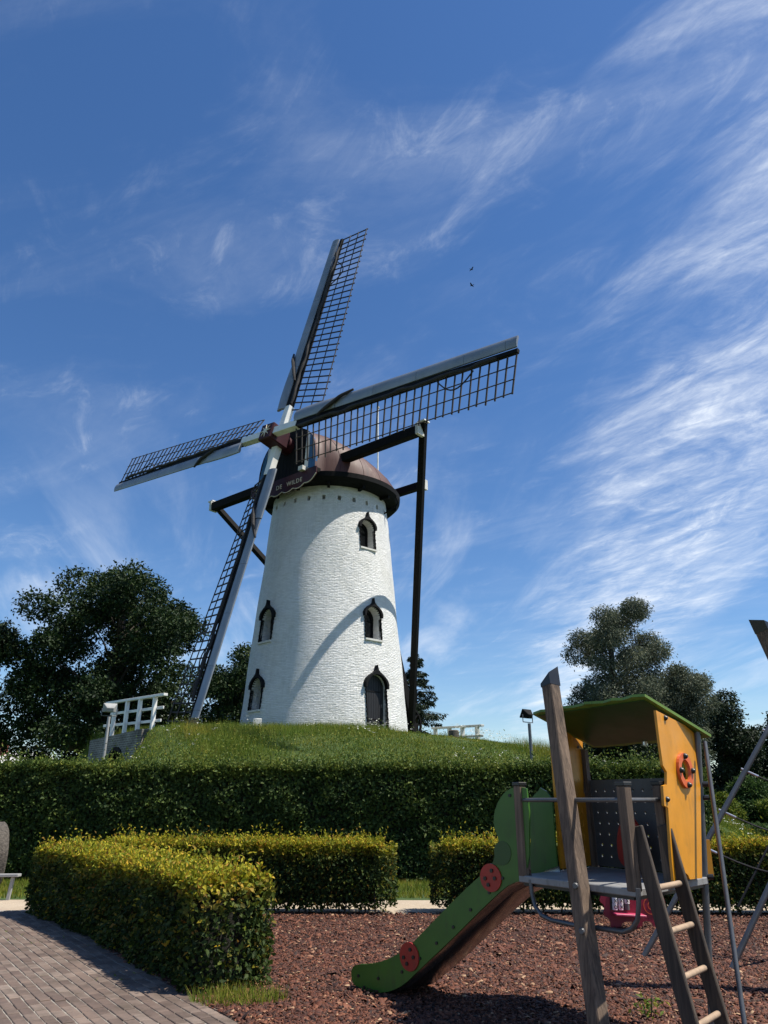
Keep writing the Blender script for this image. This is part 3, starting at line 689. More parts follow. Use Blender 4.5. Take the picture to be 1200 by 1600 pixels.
# name board with scalloped cream edge and lettering
nb_t = 3.13
def scal(x):
    a = abs(x) / 2.15; return -.66 - .10 * abs(math.sin(x * 4.4)) + .35 * a ** 4
xs = np.linspace(-2.15, 2.15, 61)
outl = [(x, scal(x)) for x in xs] + [(2.15, .06), (-2.15, .06)]
board = plate(outl, (mp3(nb_t, 0, ZE + .02), RGT, UZ, NH), .05, name='name_board', mat=M['maroon'], parent=mill)
eg = MB(); eg.tube([mp3(nb_t + .03, x, ZE + .02 + scal(x) + .03) for x in xs], .022, 6); eg.build('board_edge', M['cream'], board, True)
for word, lat in (('DE', -.20), ('WILDE', .80)):
    fc = bpy.data.curves.new('lettering', 'FONT'); fc.body = word; fc.size = .29; fc.extrude = .008; fc.align_x = 'CENTER'; fc.space_character = 1.2
    fo_ = bpy.data.objects.new('lettering_source', fc); COL.objects.link(fo_); bpy.context.view_layer.update()
    lm = bpy.data.meshes.new_from_object(fo_.evaluated_get(bpy.context.evaluated_depsgraph_get())); bpy.data.objects.remove(fo_)
    lv = np.array([v.co[:] for v in lm.vertices]); org = mp3(nb_t + .036, lat, ZE - .42)
    lv = org + lv[:, :1] * RGT + lv[:, 1:2] * UZ + lv[:, 2:3] * NH - wloc(board)
    lm.vertices.foreach_set('co', lv.ravel()); lm.update(); lm.materials.clear(); lm.materials.append(M['cream'])
    lt = link('lettering', lm, None, board)
sc = MB(); 
for q in range(10):
    a = q * .7; sc.tube([mp3(nb_t + .035, -1.75 + .05 * math.cos(a), ZE - .28 + q * .03), mp3(nb_t + .035, -1.75 + .05 * math.cos(a + .7), ZE - .28 + (q + 1) * .03)], .018, 6)
sc.build('scroll_ornament', M['cream'], board)

# shaft, poll end and sails
sh = MB(); sh.tube([HUB - NRM * 2.2, HUB - NRM * .55], .36, 14, .42); sh.build('windshaft', M['maroon'], mill, True)
poll = MB(); poll.box(HUB, RGT * math.cos(ROT) * .42 + UPP * math.sin(ROT) * .42, -RGT * math.sin(ROT) * .42 + UPP * math.cos(ROT) * .42, NRM * .56); pe = poll.build('poll_end', M['maroon'], mill, bevel=.05)
st_ = MB(); stp = []
for q in range(16):
    a = 2 * PI * q / 16; rr_ = .34 if q % 2 == 0 else .10; stp.append((rr_ * math.cos(a), rr_ * math.sin(a)))
plate(stp, (HUB + NRM * .585, RGT, UPP, NRM), .03, name='star', mat=M['cream'], parent=pe)
arms = [RGT * math.cos(ROT) + UPP * math.sin(ROT)]
for _ in range(3): arms.append(np.cross(NRM, arms[-1]))
ubm = bmesh.new(); bmesh.ops.create_cube(ubm, size=1.0); bar_me = bpy.data.meshes.new('lattice_bar'); ubm.to_mesh(bar_me); ubm.free(); bar_me.materials.append(M['lath'])
SAIL_LABEL = ['sail pointing right over the cap', 'sail pointing up into the sky', 'sail pointing left, away from the tower', 'lowest sail, hanging down beside the tower']
LEN = 13.0
for ai, A in enumerate(arms):
    LD = np.cross(NRM, A); off = NRM * (.30 if ai % 2 == 0 else -.30)
    O = HUB + off
    sail = thing('sail', None, None, tuple(wloc(mill))); sail.parent = mill; sail.location = (0, 0, 0)
    sail['label'] = SAIL_LABEL[ai]
    # stock: white root, then dark stock
    s1 = MB(); s1.bar(O + A * .0, O + A * 1.9, .36, .34, NRM, .33, .31); s1.build('stock_root', M['whitepaint'], sail, bevel=.012)
    s2 = MB(); s2.bar(O + A * 1.9, O + A * LEN, .30, .28, NRM, .17, .15); s2.build('stock', M['black'], sail, bevel=.01)
    # streamlined leading boards: closed hull lofted along the arm
    def hull(s_list, wid, name, mat, bulge=1.0):
        profl = [(-.02, .16), (.22, .20), (.50, .17), (.80, .09), (.97, .0), (1.0, -.06), (.93, -.10), (.75, -.07), (.45, .02), (.15, .06), (-.02, .07)]
        V = []; n_ = len(profl)
        for s, w in zip(s_list, wid):
            tw = math.radians(12 - 9 * s / LEN)
            for a, b_ in profl:
                lx = .12 + a * w; nx = b_ * .8 * bulge * (w / .6) + lx * math.tan(math.radians(15))
                V.append(O + A * s + LD * lx + NRM * nx)
        Fh = [(i * n_ + q, i * n_ + (q + 1) % n_, (i + 1) * n_ + (q + 1) % n_, (i + 1) * n_ + q) for i in range(len(s_list) - 1) for q in range(n_)]
        Fh += [tuple(range(n_)), tuple((len(s_list) - 1) * n_ + q for q in range(n_ - 1, -1, -1))]
        h_ = MB(); h_.add(V, Fh); return h_.build(name, mat, sail, True)
    edges_ = [1.75, 2.4, 3.2, 4.25]
    hull(edges_, [.56, .60, .60, .56], 'leading_board', M['greysail'], 1.15)
    segs = [4.28, 6.4, 8.6, 10.8, 12.55, 13.0]
    for q in range(len(segs) - 1):
        hull([segs[q], segs[q + 1] - .012], [.54 - .008 * (segs[q] - 4.3), .54 - .008 * (segs[q + 1] - 4.3)], 'leading_board', M['greysail'])
    # lattice
    NBAR = 31; b0, b1 = 1.75, 12.95; Wd = 1.72
    def tdir(s):
        w_ = math.radians(20 - 16 * (s - b0) / (b1 - b0)); return -LD * math.cos(w_) - NRM * math.sin(w_)
    base_w = wloc(mill)
    for q in range(NBAR):
        s = b0 + (b1 - b0) * q / (NBAR - 1) + random.gauss(0, .012); td = tdir(s); a0 = O + A * s + td * .08; a1 = O + A * (s + random.gauss(0, .018)) + td * (Wd + .07 + random.gauss(0, .02)) + NRM * random.gauss(0, .012)
        xx = unit(a1 - a0); yy = A; zz_ = np.cross(xx, yy); ln_ = np.linalg.norm(a1 - a0); cc = (a0 + a1) / 2 - base_w
        o = bpy.data.objects.new('lattice_bar', bar_me); COL.objects.link(o); o.parent = sail
        mm = Matrix.Identity(4)
        for r_ in range(3):
            mm[r_][0] = xx[r_] * ln_; mm[r_][1] = yy[r_] * .055; mm[r_][2] = zz_[r_] * .04; mm[r_][3] = cc[r_]
        o.matrix_local = mm
    for fr_ in (.36, .68, 1.0):
        lb = MB(); lb.tube([O + A * s + tdir(s) * Wd * fr_ + NRM * .035 for s in np.linspace(b0 - .03, b1 + .03, 12)], .026, 4); lb.build('lattice_lath', M['lath'], sail)
    # furled canvas along the stock and its turn across the boards
    fp = [O + A * s + tdir(s) * (.16 + .03 * math.sin(s * 3)) + NRM * (.16 + .02 * math.sin(s * 5)) for s in np.linspace(2.0, 12.2, 40)]
    fl = MB(); fl.tube(fp, [.055 + .028 * abs(math.sin(k * .9)) for k in range(40)], 8); fl.build('furled_canvas', M['canvas'], sail, True)
    cp_ = [O + A * (3.3 + 1.9 * k / 12) + LD * (-.05 + .78 * (k / 12) ** 1.1) + NRM * (.23 + .17 * k / 12 + .02 * math.sin(k * .6) - .22 * max(0, k / 12 - .7) / .3) for k in range(13)]
    cr_ = MB(); cr_.tube(cp_, [.05 + .035 * math.sin(PI * k / 12) for k in range(13)], 7); cr_.build('canvas_turn', M['canvas'], sail, True)
    rp = [O + A * (9.6 + 1.6 * k / 10) + tdir(10) * (.25 + .55 * math.sin(PI * k / 10)) + NRM * .06 for k in range(11)]
    r__ = MB(); r__.tube(rp, .028, 6); r__.build('sail_rope', M['canvas'], sail, True)

# tail and braces
TAIL = np.array([1.36, 37.8, 5.05])
LS_c, LS_z, LS_s = 1.8, 15.95, 6.75
la_, lb_ = mp3(LS_c, -LS_s, LS_z), mp3(LS_c, LS_s, LS_z)
bmL = MB(); bmL.bar(la_, lb_, .36, .42); ls = bmL.build('cross_beam', M['darkwood'], mill, bevel=.02); ls['label'] = 'long black beam passing through the front of the cap'
ka_, kb_ = mp3(-2.5, -3.75, 15.75), mp3(-2.5, 3.75, 15.75)
bmK = MB(); bmK.bar(ka_, kb_, .32, .36); ks = bmK.build('cross_beam', M['darkwood'], mill, bevel=.02)
for (p_, q_) in ((la_, -1), (lb_, 1), (kb_, 1)):
    capb = MB(); capb.box(np.array(p_) + RGT * q_ * .05 + UZ * .02, RGT * .07, NH * .22, UZ * .25); capb.build('beam_end_cap', M['oldwhite'], ls if p_ is not kb_ else ks)
def brace(p, name='brace', w=.27, over=.45):
    p = np.array(p); d = unit(TAIL - p); b_ = MB(); b_.bar(p - d * over, TAIL, w, w, RGT); o = b_.build(name, M['darkwood'], mill, bevel=.015); return o, p - d * over
for p_ in (la_, lb_):
    o, tp = brace(np.array(p_) - NH * .30)
    c_ = MB(); c_.box(tp + UZ * .03, RGT * .19, NH * .19, UZ * .03); c_.build('brace_cap', M['whitepaint'], o)
tb = MB(); tb.bar(mp3(-2.0, 0, 17.0), TAIL + np.array([.05, .06, -.25]), .34, .40); tl = tb.build('tail_pole', M['darkwood'], mill, bevel=.02)
wh = MB()
for q in range(20):
    a0, a1 = 2 * PI * q / 20, 2 * PI * (q + 1) / 20
    wh.bar(TAIL + RGT * .0 + NH * .75 * math.cos(a0) + UZ * (.75 * math.sin(a0) + .05), TAIL + NH * .75 * math.cos(a1) + UZ * (.75 * math.sin(a1) + .05), .09, .09, RGT)
for q in range(4):
    a0 = PI * q / 4; wh.bar(TAIL + NH * .75 * math.cos(a0) + UZ * (.75 * math.sin(a0) + .05), TAIL - NH * .75 * math.cos(a0) - UZ * (.75 * math.sin(a0) - .05), .06, .06, RGT)
wh.build('winch_wheel', M['darkwood'], mill)
wp = MB(); wp.bar(TAIL + np.array([.1, .1, -.95]), TAIL + np.array([.1, .1, .1]), .3, .3, RGT); wp.build('winch_post', M['darkwood'], mill)
fpz = mp3(-5.0, 0, 0); 
fpole = thing('flagpole', 'thin white flagpole rising behind the mill cap', 'flagpole', (4.4, 46.0, 0))
fb = aty(590, 800, 46.0); ft_ = aty(590.5, 638, 46.0)
p_ = MB(); p_.tube([(fb[0], 46.0, -.1), (fb[0], 46.0, 8), (fb[0], 46.0, ft_[2])], [.08, .07, .05], 8); p_.build('pole', M['whitepaint'], fpole, True)
p_ = MB(); p_.tube([(fb[0], 46, ft_[2] - .02), (fb[0], 46, ft_[2] + .1), (fb[0], 46, ft_[2] + .17)], [.09, .11, .03], 8); p_.build('finial', M['cream'], fpole, True)
# stone blocks on the mound edge
for px, lab in ((400, 'small white stone block on the grass at the left foot of the tower'), (301, 'small grey stone block on the grass under the lowest sail')):
    P = at(px, 1136, 4.25) if px == 400 else at(px, 1139, 4.05); Y_ = 28.6 if px == 400 else 26.6
    P = aty(px, 1137, Y_); zg = float(mound_z(P[0], P[1]))
    b_ = MB(); b_.box((P[0], P[1], zg + .12), (.16, .05, 0), (-.05, .16, 0), (.01, 0, .20)); o = b_.build('stone_block', M['oldwhite'] if px == 400 else M['stone'], None, bevel=.02)
    tag(o, lab, 'stone block')

# ================================================================== PASSAGE WALL AND FENCES ON THE MOUND
wall_loc = (float(WALL_B[0]), float(WALL_B[1]), 2.6)
wall = thing('brick_wall', 'old grey brick wall with low arch set into the mound', 'wall', wall_loc)
WH = 1.55; WL = float(np.linalg.norm(WALL_B - WALL_A))
wd3 = np.array([*wdir, 0]); wo3 = np.array([*wout, 0])
zt = 3.92
ar = [(-1.75 + .62 * math.cos(a), zt - 1.5 + .62 * math.sin(a) + .25) for a in np.linspace(PI, 0, 15)]
outl = [(-WL, 2.0), (-2.37, 2.0)] + ar + [(-1.13, 2.0), (0, 2.0), (0, zt), (-WL, zt - .12)]
def uvplane(o, uo, u, v):
    me = o.data; l = me.uv_layers.new(name='UVMap'); base = wloc(o)
    for lp in me.loops:
        p = np.array(me.vertices[lp.vertex_index].co) + base - uo; l.data[lp.index].uv = (float(np.dot(p, u)), float(np.dot(p, v)))
w0 = np.array([WALL_B[0], WALL_B[1], 0.0])
face = plate(outl, (w0, wd3, UZ, wo3), .4, name='wall_face', mat=M['oldbrick'], parent=wall); uvplane(face, w0, wd3 * .92 + wo3 * .39, UZ)
rd = unit(np.array([.62, .78, 0])); rn = np.array([rd[1], -rd[0], 0])
ret = plate([(0.02, 2.0), (1.35, 2.0), (1.35, zt + .1), (0.02, zt + .02)], (w0 + wo3 * .19, rd, UZ, rn), .38, name='return_wall', mat=M['oldbrick'], parent=wall); uvplane(ret, w0, rd, UZ)
ao = [(x, y) for x, y in ar] + [(-1.75 + .76 * math.cos(a), zt - 1.25 + .76 * math.sin(a)) for a in np.linspace(0, PI, 15)]
plate(ao, (w0 + wo3 * .03, wd3, UZ, wo3), .44, name='arch_ring', mat=M['black'], parent=wall)
b_ = MB(); b_.box(w0 + wd3 * -1.75 - wo3 * .12 + UZ * 2.3, wd3 * .7, wo3 * .03, UZ * .9); b_.build('gate', M['wooddark'], wall)
FA, FB = aty(168, 1099, 30.2), aty(259, 1085, 26.5)
fence = thing('fence', 'white wooden post and rail fence on top of the brick passage wall', 'fence', (float(FB[0]), float(FB[1]), 3.9), 'white fences on the mound')
fd = unit(FB - FA); fl_ = float(np.linalg.norm(FB - FA))
for px in (181, 200, 220, 243):
    k = (px - 168) / (259 - 168); k = k * (30.2 / 26.5) ** -0.0
    # perspective-correct position along the fence line
    best = min(np.linspace(0, 1, 400), key=lambda q: abs(project(FA + (FB - FA) * q)[0] - px)); P = FA + (FB - FA) * best
    b_ = MB(); b_.bar((P[0], P[1], 3.72), (P[0], P[1], P[2] - .04), .13, .13, fd); b_.build('post', M['whitepaint'], fence, bevel=.01)
pn = unit(np.cross(fd, UZ))
for dz, hh, e0, e1 in ((0, .09, 0, 1), (-.42, .10, .05, .95), (-.86, .10, -.06, .93)):
    b_ = MB(); w_ = .16 if dz == 0 else .05
    o_ = pn * (0 if dz == 0 else -.092)
    b_.bar(FA + (FB - FA) * e0 + UZ * dz + o_, FA + (FB - FA) * e1 + UZ * dz + o_, w_, hh); b_.build('rail', M['whitepaint'], fence, bevel=.008)
# low white railing to the right of the tower
RA, RB = aty(676, 1138, 35.2), aty(754, 1133.5, 31.6)
rail = thing('fence', 'low white railing on the mound right of the tower', 'fence', (float(RB[0]), float(RB[1]), 4.1), 'white fences on the mound')
for q in (.06, .36, .62, .90):
    P = RA + (RB - RA) * q; zg = float(mound_z(P[0], P[1])); b_ = MB(); b_.bar((P[0], P[1], zg - .15), (P[0], P[1], P[2] - .03), .15, .15, unit(RB - RA)); b_.build('post', M['oldwhite'], rail, bevel=.01)
for dz in (0, -.42):
    b_ = MB(); b_.bar(RA + UZ * dz + np.array([0, -.09 if dz else 0, 0]), RB + UZ * dz + np.array([0, -.09 if dz else 0, 0]), .16 if dz == 0 else .05, .09); b_.build('rail', M['oldwhite'], rail, bevel=.008)
P = aty(709, 1144, 30.6); zg = float(mound_z(P[0], P[1])); b_ = MB(); b_.tube([(P[0], P[1], zg - .1), (P[0], P[1], zg + .30), (P[0], P[1], zg + .33)], [.22, .21, .17], 14); o = b_.build('bollard', M['stone'], None, True)
tag(o, 'short round stone bollard in front of the low white railing', 'bollard')

# floodlights
def floodlight(px, ytop, ybot, Y, face, mat, label):
    top = aty(px, ytop, Y); P = (float(top[0]), Y, float(mound_z(top[0], Y)) if Y > 19 else 0.0); z0 = aty(px, ybot, Y)[2] - 1.2
    t = thing('floodlight', label, 'floodlight', (P[0], P[1], float(z0)), 'floodlights aimed at the mill')
    b_ = MB(); b_.tube([(P[0], Y, z0), (P[0], Y, top[2] - .22)],   .045, 10); b_.build('pole', mat, t, True)
    b_ = MB(); f_ = unit(np.array(face)); s_ = unit(np.cross(f_, UZ)); u_ = np.cross(s_, f_); c = top + f_ * .05
    V = [c - f_ * .12 + s_ * a * .10 + u_ * d * .06 for a, d in ((-1, -1), (1, -1), (1, 1), (-1, 1))] + [c + f_ * .09 + s_ * a * .20 + u_ * d * .14 for a, d in ((-1, -1), (1, -1), (1, 1), (-1, 1))]
    b_.add(V, [(3, 2, 1, 0), (4, 5, 6, 7), (0, 1, 5, 4), (1, 2, 6, 5), (2, 3, 7, 6), (3, 0, 4, 7)]); b_.build('lamp_housing', mat if 'pale' in label else M['black'], t, bevel=.012)
    b_ = MB(); b_.box(c + f_ * .097, s_ * .18, u_ * .12, f_ * .006); b_.build('lens', M['glass'], t)
    b_ = MB(); b_.tube([c - s_ * .215, c - s_ * .215 - UZ * .21, c + s_ * .215 - UZ * .21, c + s_ * .215], .015, 6); b_.build('bracket', M['steel'], t)
floodlight(172, 1108, 1184, 22.5, (-.35, .75, .35), M['greywhite'], 'pale floodlight on a thin post in front of the brick wall')
floodlight(826, 1118, 1190, 22.0, (-.55, .65, .45), M['steel'], 'black floodlight on a grey post at the right end of the mound')

# ================================================================== HEDGES
def hedge(name, label, path, width, height, n, leaf, mat, group, young, zbase=None, shoots=0, back=.35, wob=.05, clear=.0, stems=0, rough_in=.07):  # young: height band for new growth and painted sunlit tone
    path = np.array(path, float); seg = np.diff(path, axis=0); sl = np.linalg.norm(seg, axis=1); cum = np.concatenate([[0], np.cumsum(sl)]); Lh = cum[-1]
    def on(s):
        i = np.clip(np.searchsorted(cum, s, side='right') - 1, 0, len(sl) - 1); d = seg[i] / sl[i][:, None]
        p = path[i] + d * (s - cum[i])[:, None]; return p, d
    t = thing(name, label, 'hedge', (float(path[0][0]), float(path[0][1]), 0.0), group)
    ar = np.array([height, height * back, width, width * .5 / Lh * height, width * .5 / Lh * height]); ar = ar / ar.sum()
    which = rng.choice(5, n, p=[*ar]); s = rng.uniform(0, Lh, n); h = rng.uniform(clear, 1, n) * height; lat = rng.uniform(-.5, .5, n) * width
    dep = rng.exponential(rough_in, n) * (1 + .9 * vnoise(s, h * 3, 6, 61)) ; off = np.zeros(n)
    p, d = on(s); nr = np.stack([d[:, 1], -d[:, 0]], 1)                    # nr: right-hand side of the path direction
    out = np.zeros((n, 3)); pos = np.zeros((n, 3)); hv = 1 + (0.05 * vnoise(s, 0 * s, 2.2, 11) + .035 * vnoise(s, 0 * s, 6, 12)) * (.95 / height) ** .3
    for k in range(5):
        m_ = which == k; c_ = m_.sum()
        if not c_: continue
        if k in (0, 1):
            sg = 1 if k == 0 else -1; w_ = width / 2 - dep[m_] + wob * vnoise(s[m_], h[m_] * 2, 5, 13 + k); edge = np.clip((h[m_] / height - .86) / .14, 0, 1) ** 2 * .07; w_ = w_ - edge
            pos[m_, :2] = p[m_] + nr[m_] * (sg * w_)[:, None]; pos[m_, 2] = h[m_] * hv[m_]; out[m_, :2] = nr[m_] * sg
        elif k == 2:
            pos[m_, :2] = p[m_] + nr[m_] * lat[m_][:, None]; e_ = np.clip((np.abs(lat[m_]) / width * 2 - .75) / .25, 0, 1) ** 2 * .06
            pos[m_, 2] = height * hv[m_] - dep[m_] * .8 - e_ + .045 * vnoise(pos[m_, 0], pos[m_, 1], 7, 15); out[m_, 2] = 1
        else:
            s_ = np.full(c_, 0.0 if k == 3 else Lh); pp, dd = on(np.clip(s_, 0, Lh - 1e-6)); sg = -1 if k == 3 else 1
            r2 = width / 2; la = lat[m_]; round_ = np.sqrt(np.maximum(r2 ** 2 - la ** 2, 0)) * .55
            nn = np.stack([dd[:, 1], -dd[:, 0]], 1); pos[m_, :2] = pp + nn * la[:, None] + dd * (sg * (round_ - dep[m_]))[:, None]; pos[m_, 2] = h[m_]; out[m_, :2] = dd * sg
    D = unit(out * .5 + rng.normal(0, .75, (n, 3)) + np.array([0, 0, -.12])); N = unit(out + rng.normal(0, .55, (n, 3)) + np.array([0, 0, .35]))
    L = leaf * np.clip(rng.lognormal(-.08, .28, n), .5, 1.35)
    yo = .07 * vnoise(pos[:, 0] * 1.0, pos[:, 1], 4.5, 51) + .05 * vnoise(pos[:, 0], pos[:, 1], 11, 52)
    tp = np.clip((pos[:, 2] / (height * hv) - young[0] + yo) / (young[1] - young[0]), 0, 1) * rng.uniform(.2, 1, n)  # upper leaves turn yellower: new growth plus sunlight put into the colour
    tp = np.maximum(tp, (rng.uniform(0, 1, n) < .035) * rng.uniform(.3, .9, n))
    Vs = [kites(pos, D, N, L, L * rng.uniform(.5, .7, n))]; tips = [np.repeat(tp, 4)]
    if shoots:
        ns = shoots; s = rng.uniform(0, Lh, ns); p, d = on(s); nr = np.stack([d[:, 1], -d[:, 0]], 1); lat = rng.uniform(-.5, .5, ns) * width
        b_ = np.concatenate([p + nr * lat[:, None], np.full((ns, 1), height * .97)], 1); hh = rng.exponential(.05 * (height / .95) ** .8, ns) + .02; ln = rng.normal(0, .25, (ns, 2))
        for k in range(6):
            f = (k + rng.uniform(0, 1, ns)) / 6; q = b_ + np.stack([ln[:, 0] * hh * f, ln[:, 1] * hh * f, hh * f], 1)
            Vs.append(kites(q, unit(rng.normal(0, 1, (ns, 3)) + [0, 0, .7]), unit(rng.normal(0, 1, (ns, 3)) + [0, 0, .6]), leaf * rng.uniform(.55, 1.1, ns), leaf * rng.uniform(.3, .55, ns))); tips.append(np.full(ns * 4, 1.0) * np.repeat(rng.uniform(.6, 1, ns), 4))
    V = []; T = []; b0 = 0
    for v_, t_ in Vs: V.append(v_); T.append(t_ + b0); b0 += len(v_)
    V = np.concatenate(V)
    if zbase is not None: V[:, 2] += zbase
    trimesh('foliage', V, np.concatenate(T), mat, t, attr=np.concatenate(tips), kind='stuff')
    # solid dark core added inside the hedge to block light through the leaves
    cv = []; cf = []; ss = np.linspace(.12, Lh - .12, max(3, int(Lh / .4))); pp, dd = on(ss); nn = np.stack([dd[:, 1], -dd[:, 0]], 1); iw = width / 2 - .17
    for i in range(len(ss)):
        for sg, z in ((-1, clear * height + .05), (1, clear * height + .05), (1, height - .17), (-1, height - .17)): cv.append((*(pp[i] + nn[i] * sg * iw), z + (zbase or 0)))
    for i in range(len(ss) - 1):
        for q in range(4): cf.append((i * 4 + q, i * 4 + (q + 1) % 4, i * 4 + 4 + (q + 1) % 4, i * 4 + 4 + q))
    cf += [(0, 1, 2, 3), tuple(len(cv) - 4 + q for q in (3, 2, 1, 0))]
    mesh('light_block_core', cv, cf, M['hedgecore'], t)
    for i in range(stems):
        s = np.array([(i + .5 + random.uniform(-.3, .3)) * Lh / stems]); p, d = on(s); q = p[0] + np.array([d[0][1], -d[0][0]]) * random.uniform(.1, .9) * width / 2
        b_ = MB(); b_.tube([(q[0], q[1], -.03), (q[0] + random.gauss(0, .02), q[1] + random.gauss(0, .02), clear * height * .5 + .05), (q[0] + random.gauss(0, .04), q[1], height * .5)], [.016, .013, .008], 6); b_.build('stem', M['bark'], t)
    return t
GH = 'clipped beech hedges round the playground'
hedge('hedge', 'nearest clipped hedge with yellow new growth and sunlit tone painted on top, running along the brick path', [(-1.40, 7.72), (-2.55, 9.45), (-3.75, 11.1), (-5.02, 12.62)], .80, .90, 56000, .058, YHD, GH, (.76, .98), shoots=4200, back=.7, clear=.0, wob=.085)
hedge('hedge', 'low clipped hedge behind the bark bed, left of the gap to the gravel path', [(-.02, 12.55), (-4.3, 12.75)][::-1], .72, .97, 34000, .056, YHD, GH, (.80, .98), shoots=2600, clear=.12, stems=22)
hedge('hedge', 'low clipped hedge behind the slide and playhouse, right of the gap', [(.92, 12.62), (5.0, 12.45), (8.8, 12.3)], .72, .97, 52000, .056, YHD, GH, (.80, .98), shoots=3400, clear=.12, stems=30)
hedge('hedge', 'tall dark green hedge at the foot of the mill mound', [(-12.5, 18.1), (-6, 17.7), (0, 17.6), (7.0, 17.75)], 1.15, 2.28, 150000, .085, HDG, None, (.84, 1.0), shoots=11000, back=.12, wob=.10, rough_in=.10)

# ================================================================== GRASS AND HERBS
def scatter_mound(n, x0, x1, y0, y1, cond=None):
    x = rng.uniform(x0, x1, n); y = rng.uniform(y0, y1, n); z = mound_z(x, y)
    d = np.hypot(x - AX[0], y - AX[1]); ok = (z > .1) & (d > 3.75)
    rx, ry = x - WALL_B[0], y - WALL_B[1]; sdv = rx * wout[0] + ry * wout[1]; al = rx * wdir[0] + ry * wdir[1]
    ok &= ~((sdv > -.3) & (sdv < .35) & (al > -WL - .2) & (al < .2))
    if cond is not None: ok &= cond(x, y)
    return np.stack([x, y, z], 1)[ok]
P = scatter_mound(250000, -16, 13, 18.2, 32)
patch = vnoise(P[:, 0], P[:, 1], .8, 21)
hgt = (.15 + .20 * (patch > .1) + .14 * np.clip(patch, -1, 1) + .12 * np.clip(vnoise(P[:, 0], P[:, 1], 3.1, 22), 0, 1)) * rng.uniform(.4, 1.5, len(P)); hgt *= np.where(np.hypot(P[:, 0] - AX[0], P[:, 1] - AX[1]) < 9.0, .5, 1)
V, T = blades(P - [0, 0, .02], hgt, rng.uniform(.008, .018, len(P)), .6)
tag(trimesh('mound_grass', V, T, GRS), 'long green grass on the slope of the mill mound', 'grass', kind='stuff')
P = scatter_mound(30000, -15, 11, 18.3, 25.5); keep = rng.uniform(0, 1, len(P)) < np.clip((25.5 - P[:, 1]) / 5, 0, 1) * (.35 + .65 * (vnoise(P[:, 0], P[:, 1], 1.1, 31) > -.1)); P = P[keep]
n_ = len(P); hh = rng.uniform(.1, .62, n_); Pl = []; 
for k in range(4):
    Pl.append(P + np.stack([rng.normal(0, .07, n_), rng.normal(0, .07, n_), hh * rng.uniform(.4, 1, n_)], 1))
Pl = np.concatenate(Pl); V, T = kites(Pl, unit(rng.normal(0, 1, Pl.shape) + [0, 0, .3]), unit(rng.normal(0, .6, Pl.shape) + [0, 0, 1]), rng.uniform(.035, .075, len(Pl)), rng.uniform(.02, .042, len(Pl)))
tag(trimesh('wild_herbs', V, T, HRB), 'yellow-green wild herbs along the lower mound slope', 'wild plants', kind='stuff')
P = scatter_mound(3400, -14, 12, 19, 31.5, lambda x, y: (vnoise(x, y, .9, 41) > .12) & ((x > -1.0) | (rng.uniform(0, 1, len(x)) < .25))); n_ = len(P); P = P + np.stack([0 * hh[:1].repeat(n_), 0 * hh[:1].repeat(n_), rng.uniform(.22, .5, n_)], 1)
Pl = np.concatenate([P + rng.normal(0, .03, P.shape) * [1, 1, .3] for _ in range(3)]); V, T = kites(Pl, unit(rng.normal(0, 1, Pl.shape) * [1, 1, .3]), np.tile([0, 0, 1.0], (len(Pl), 1)) + rng.normal(0, .3, Pl.shape), rng.uniform(.035, .07, len(Pl)), rng.uniform(.03, .055, len(Pl)))
tag(trimesh('white_flowers', V, T, FLW), 'tiny white wild flowers scattered over the mound slope', 'flowers', kind='stuff')
# lawn strip behind the gravel path
x = rng.uniform(-13, 9, 60000); y = rng.uniform(14.4, 17.3, 60000); P = np.stack([x, y, 0 * x], 1)
V, T = blades(P, rng.uniform(.04, .12, len(P)), rng.uniform(.008, .016, len(P)), .6)
tag(trimesh('lawn_grass', V, T, GRS), 'short lawn grass between the gravel path and the tall hedge', 'grass', kind='stuff')
# tufts at the hedge end
for (cx_, cy_, rad, n_, hm, lab) in ((-1.22, 7.28, .32, 900, .16, 'tuft of green grass at the near end of the front hedge'),):
    a = rng.uniform(0, 2 * PI, n_); r_ = rad * np.sqrt(rng.uniform(0, 1, n_)); P = np.stack([cx_ + r_ * np.cos(a) * 1.3, cy_ + r_ * np.sin(a) * .8, 0 * a + .01], 1)
    V, T = blades(P, rng.uniform(.05, hm, n_), rng.uniform(.006, .012, n_), .8); tag(trimesh('grass_tuft', V, T, GRS), lab, 'grass', kind='stuff')
pj = np.array([c[0] for c in cand]); pk = rng.integers(0, len(pj), 420); pj = pj[pk] + np.array([*ED]) * .1 + np.array([*EN]) * .05 * rng.choice([-1, 1], (420, 1)); ok_ = vnoise(pj[:, 0], pj[:, 1], 1.3, 71) > .15; pj = pj[ok_]
P = np.repeat(np.concatenate([pj, np.full((len(pj), 1), .026)], 1), 7, axis=0) + rng.normal(0, .012, (len(pj) * 7, 3)) * [1, 1, 0]
V, T = blades(P, rng.uniform(.008, .035, len(P)), rng.uniform(.003, .007, len(P)), 1.1)
tag(trimesh('joint_weeds', V, T, GRS), 'tiny weeds sprouting between the bricks of the paved path', 'weeds', kind='stuff')
wd_ = at(1018, 1596, 0.0)
weed = thing('weed', 'small yellow-green weed growing through the bark chips', 'weed', tuple(float(q) for q in wd_))
n_ = 60; P = np.stack([wd_[0] + rng.normal(0, .06, n_), wd_[1] + rng.normal(0, .05, n_), rng.uniform(.02, .16, n_)], 1); V, T = kites(P, unit(rng.normal(0, 1, P.shape) + [0, 0, .4]), unit(rng.normal(0, .5, P.shape) + [0, 0, 1]), rng.uniform(.03, .07, n_), rng.uniform(.015, .03, n_))
trimesh('leaves', V, T, HRB, weed, kind='stuff')
b_ = MB(); b_.tube([wd_, wd_ + np.array([.01, 0, .08]), wd_ + np.array([.03, .01, .17])], [.005, .004, .002], 6); b_.build('stem', M['bark'], weed)

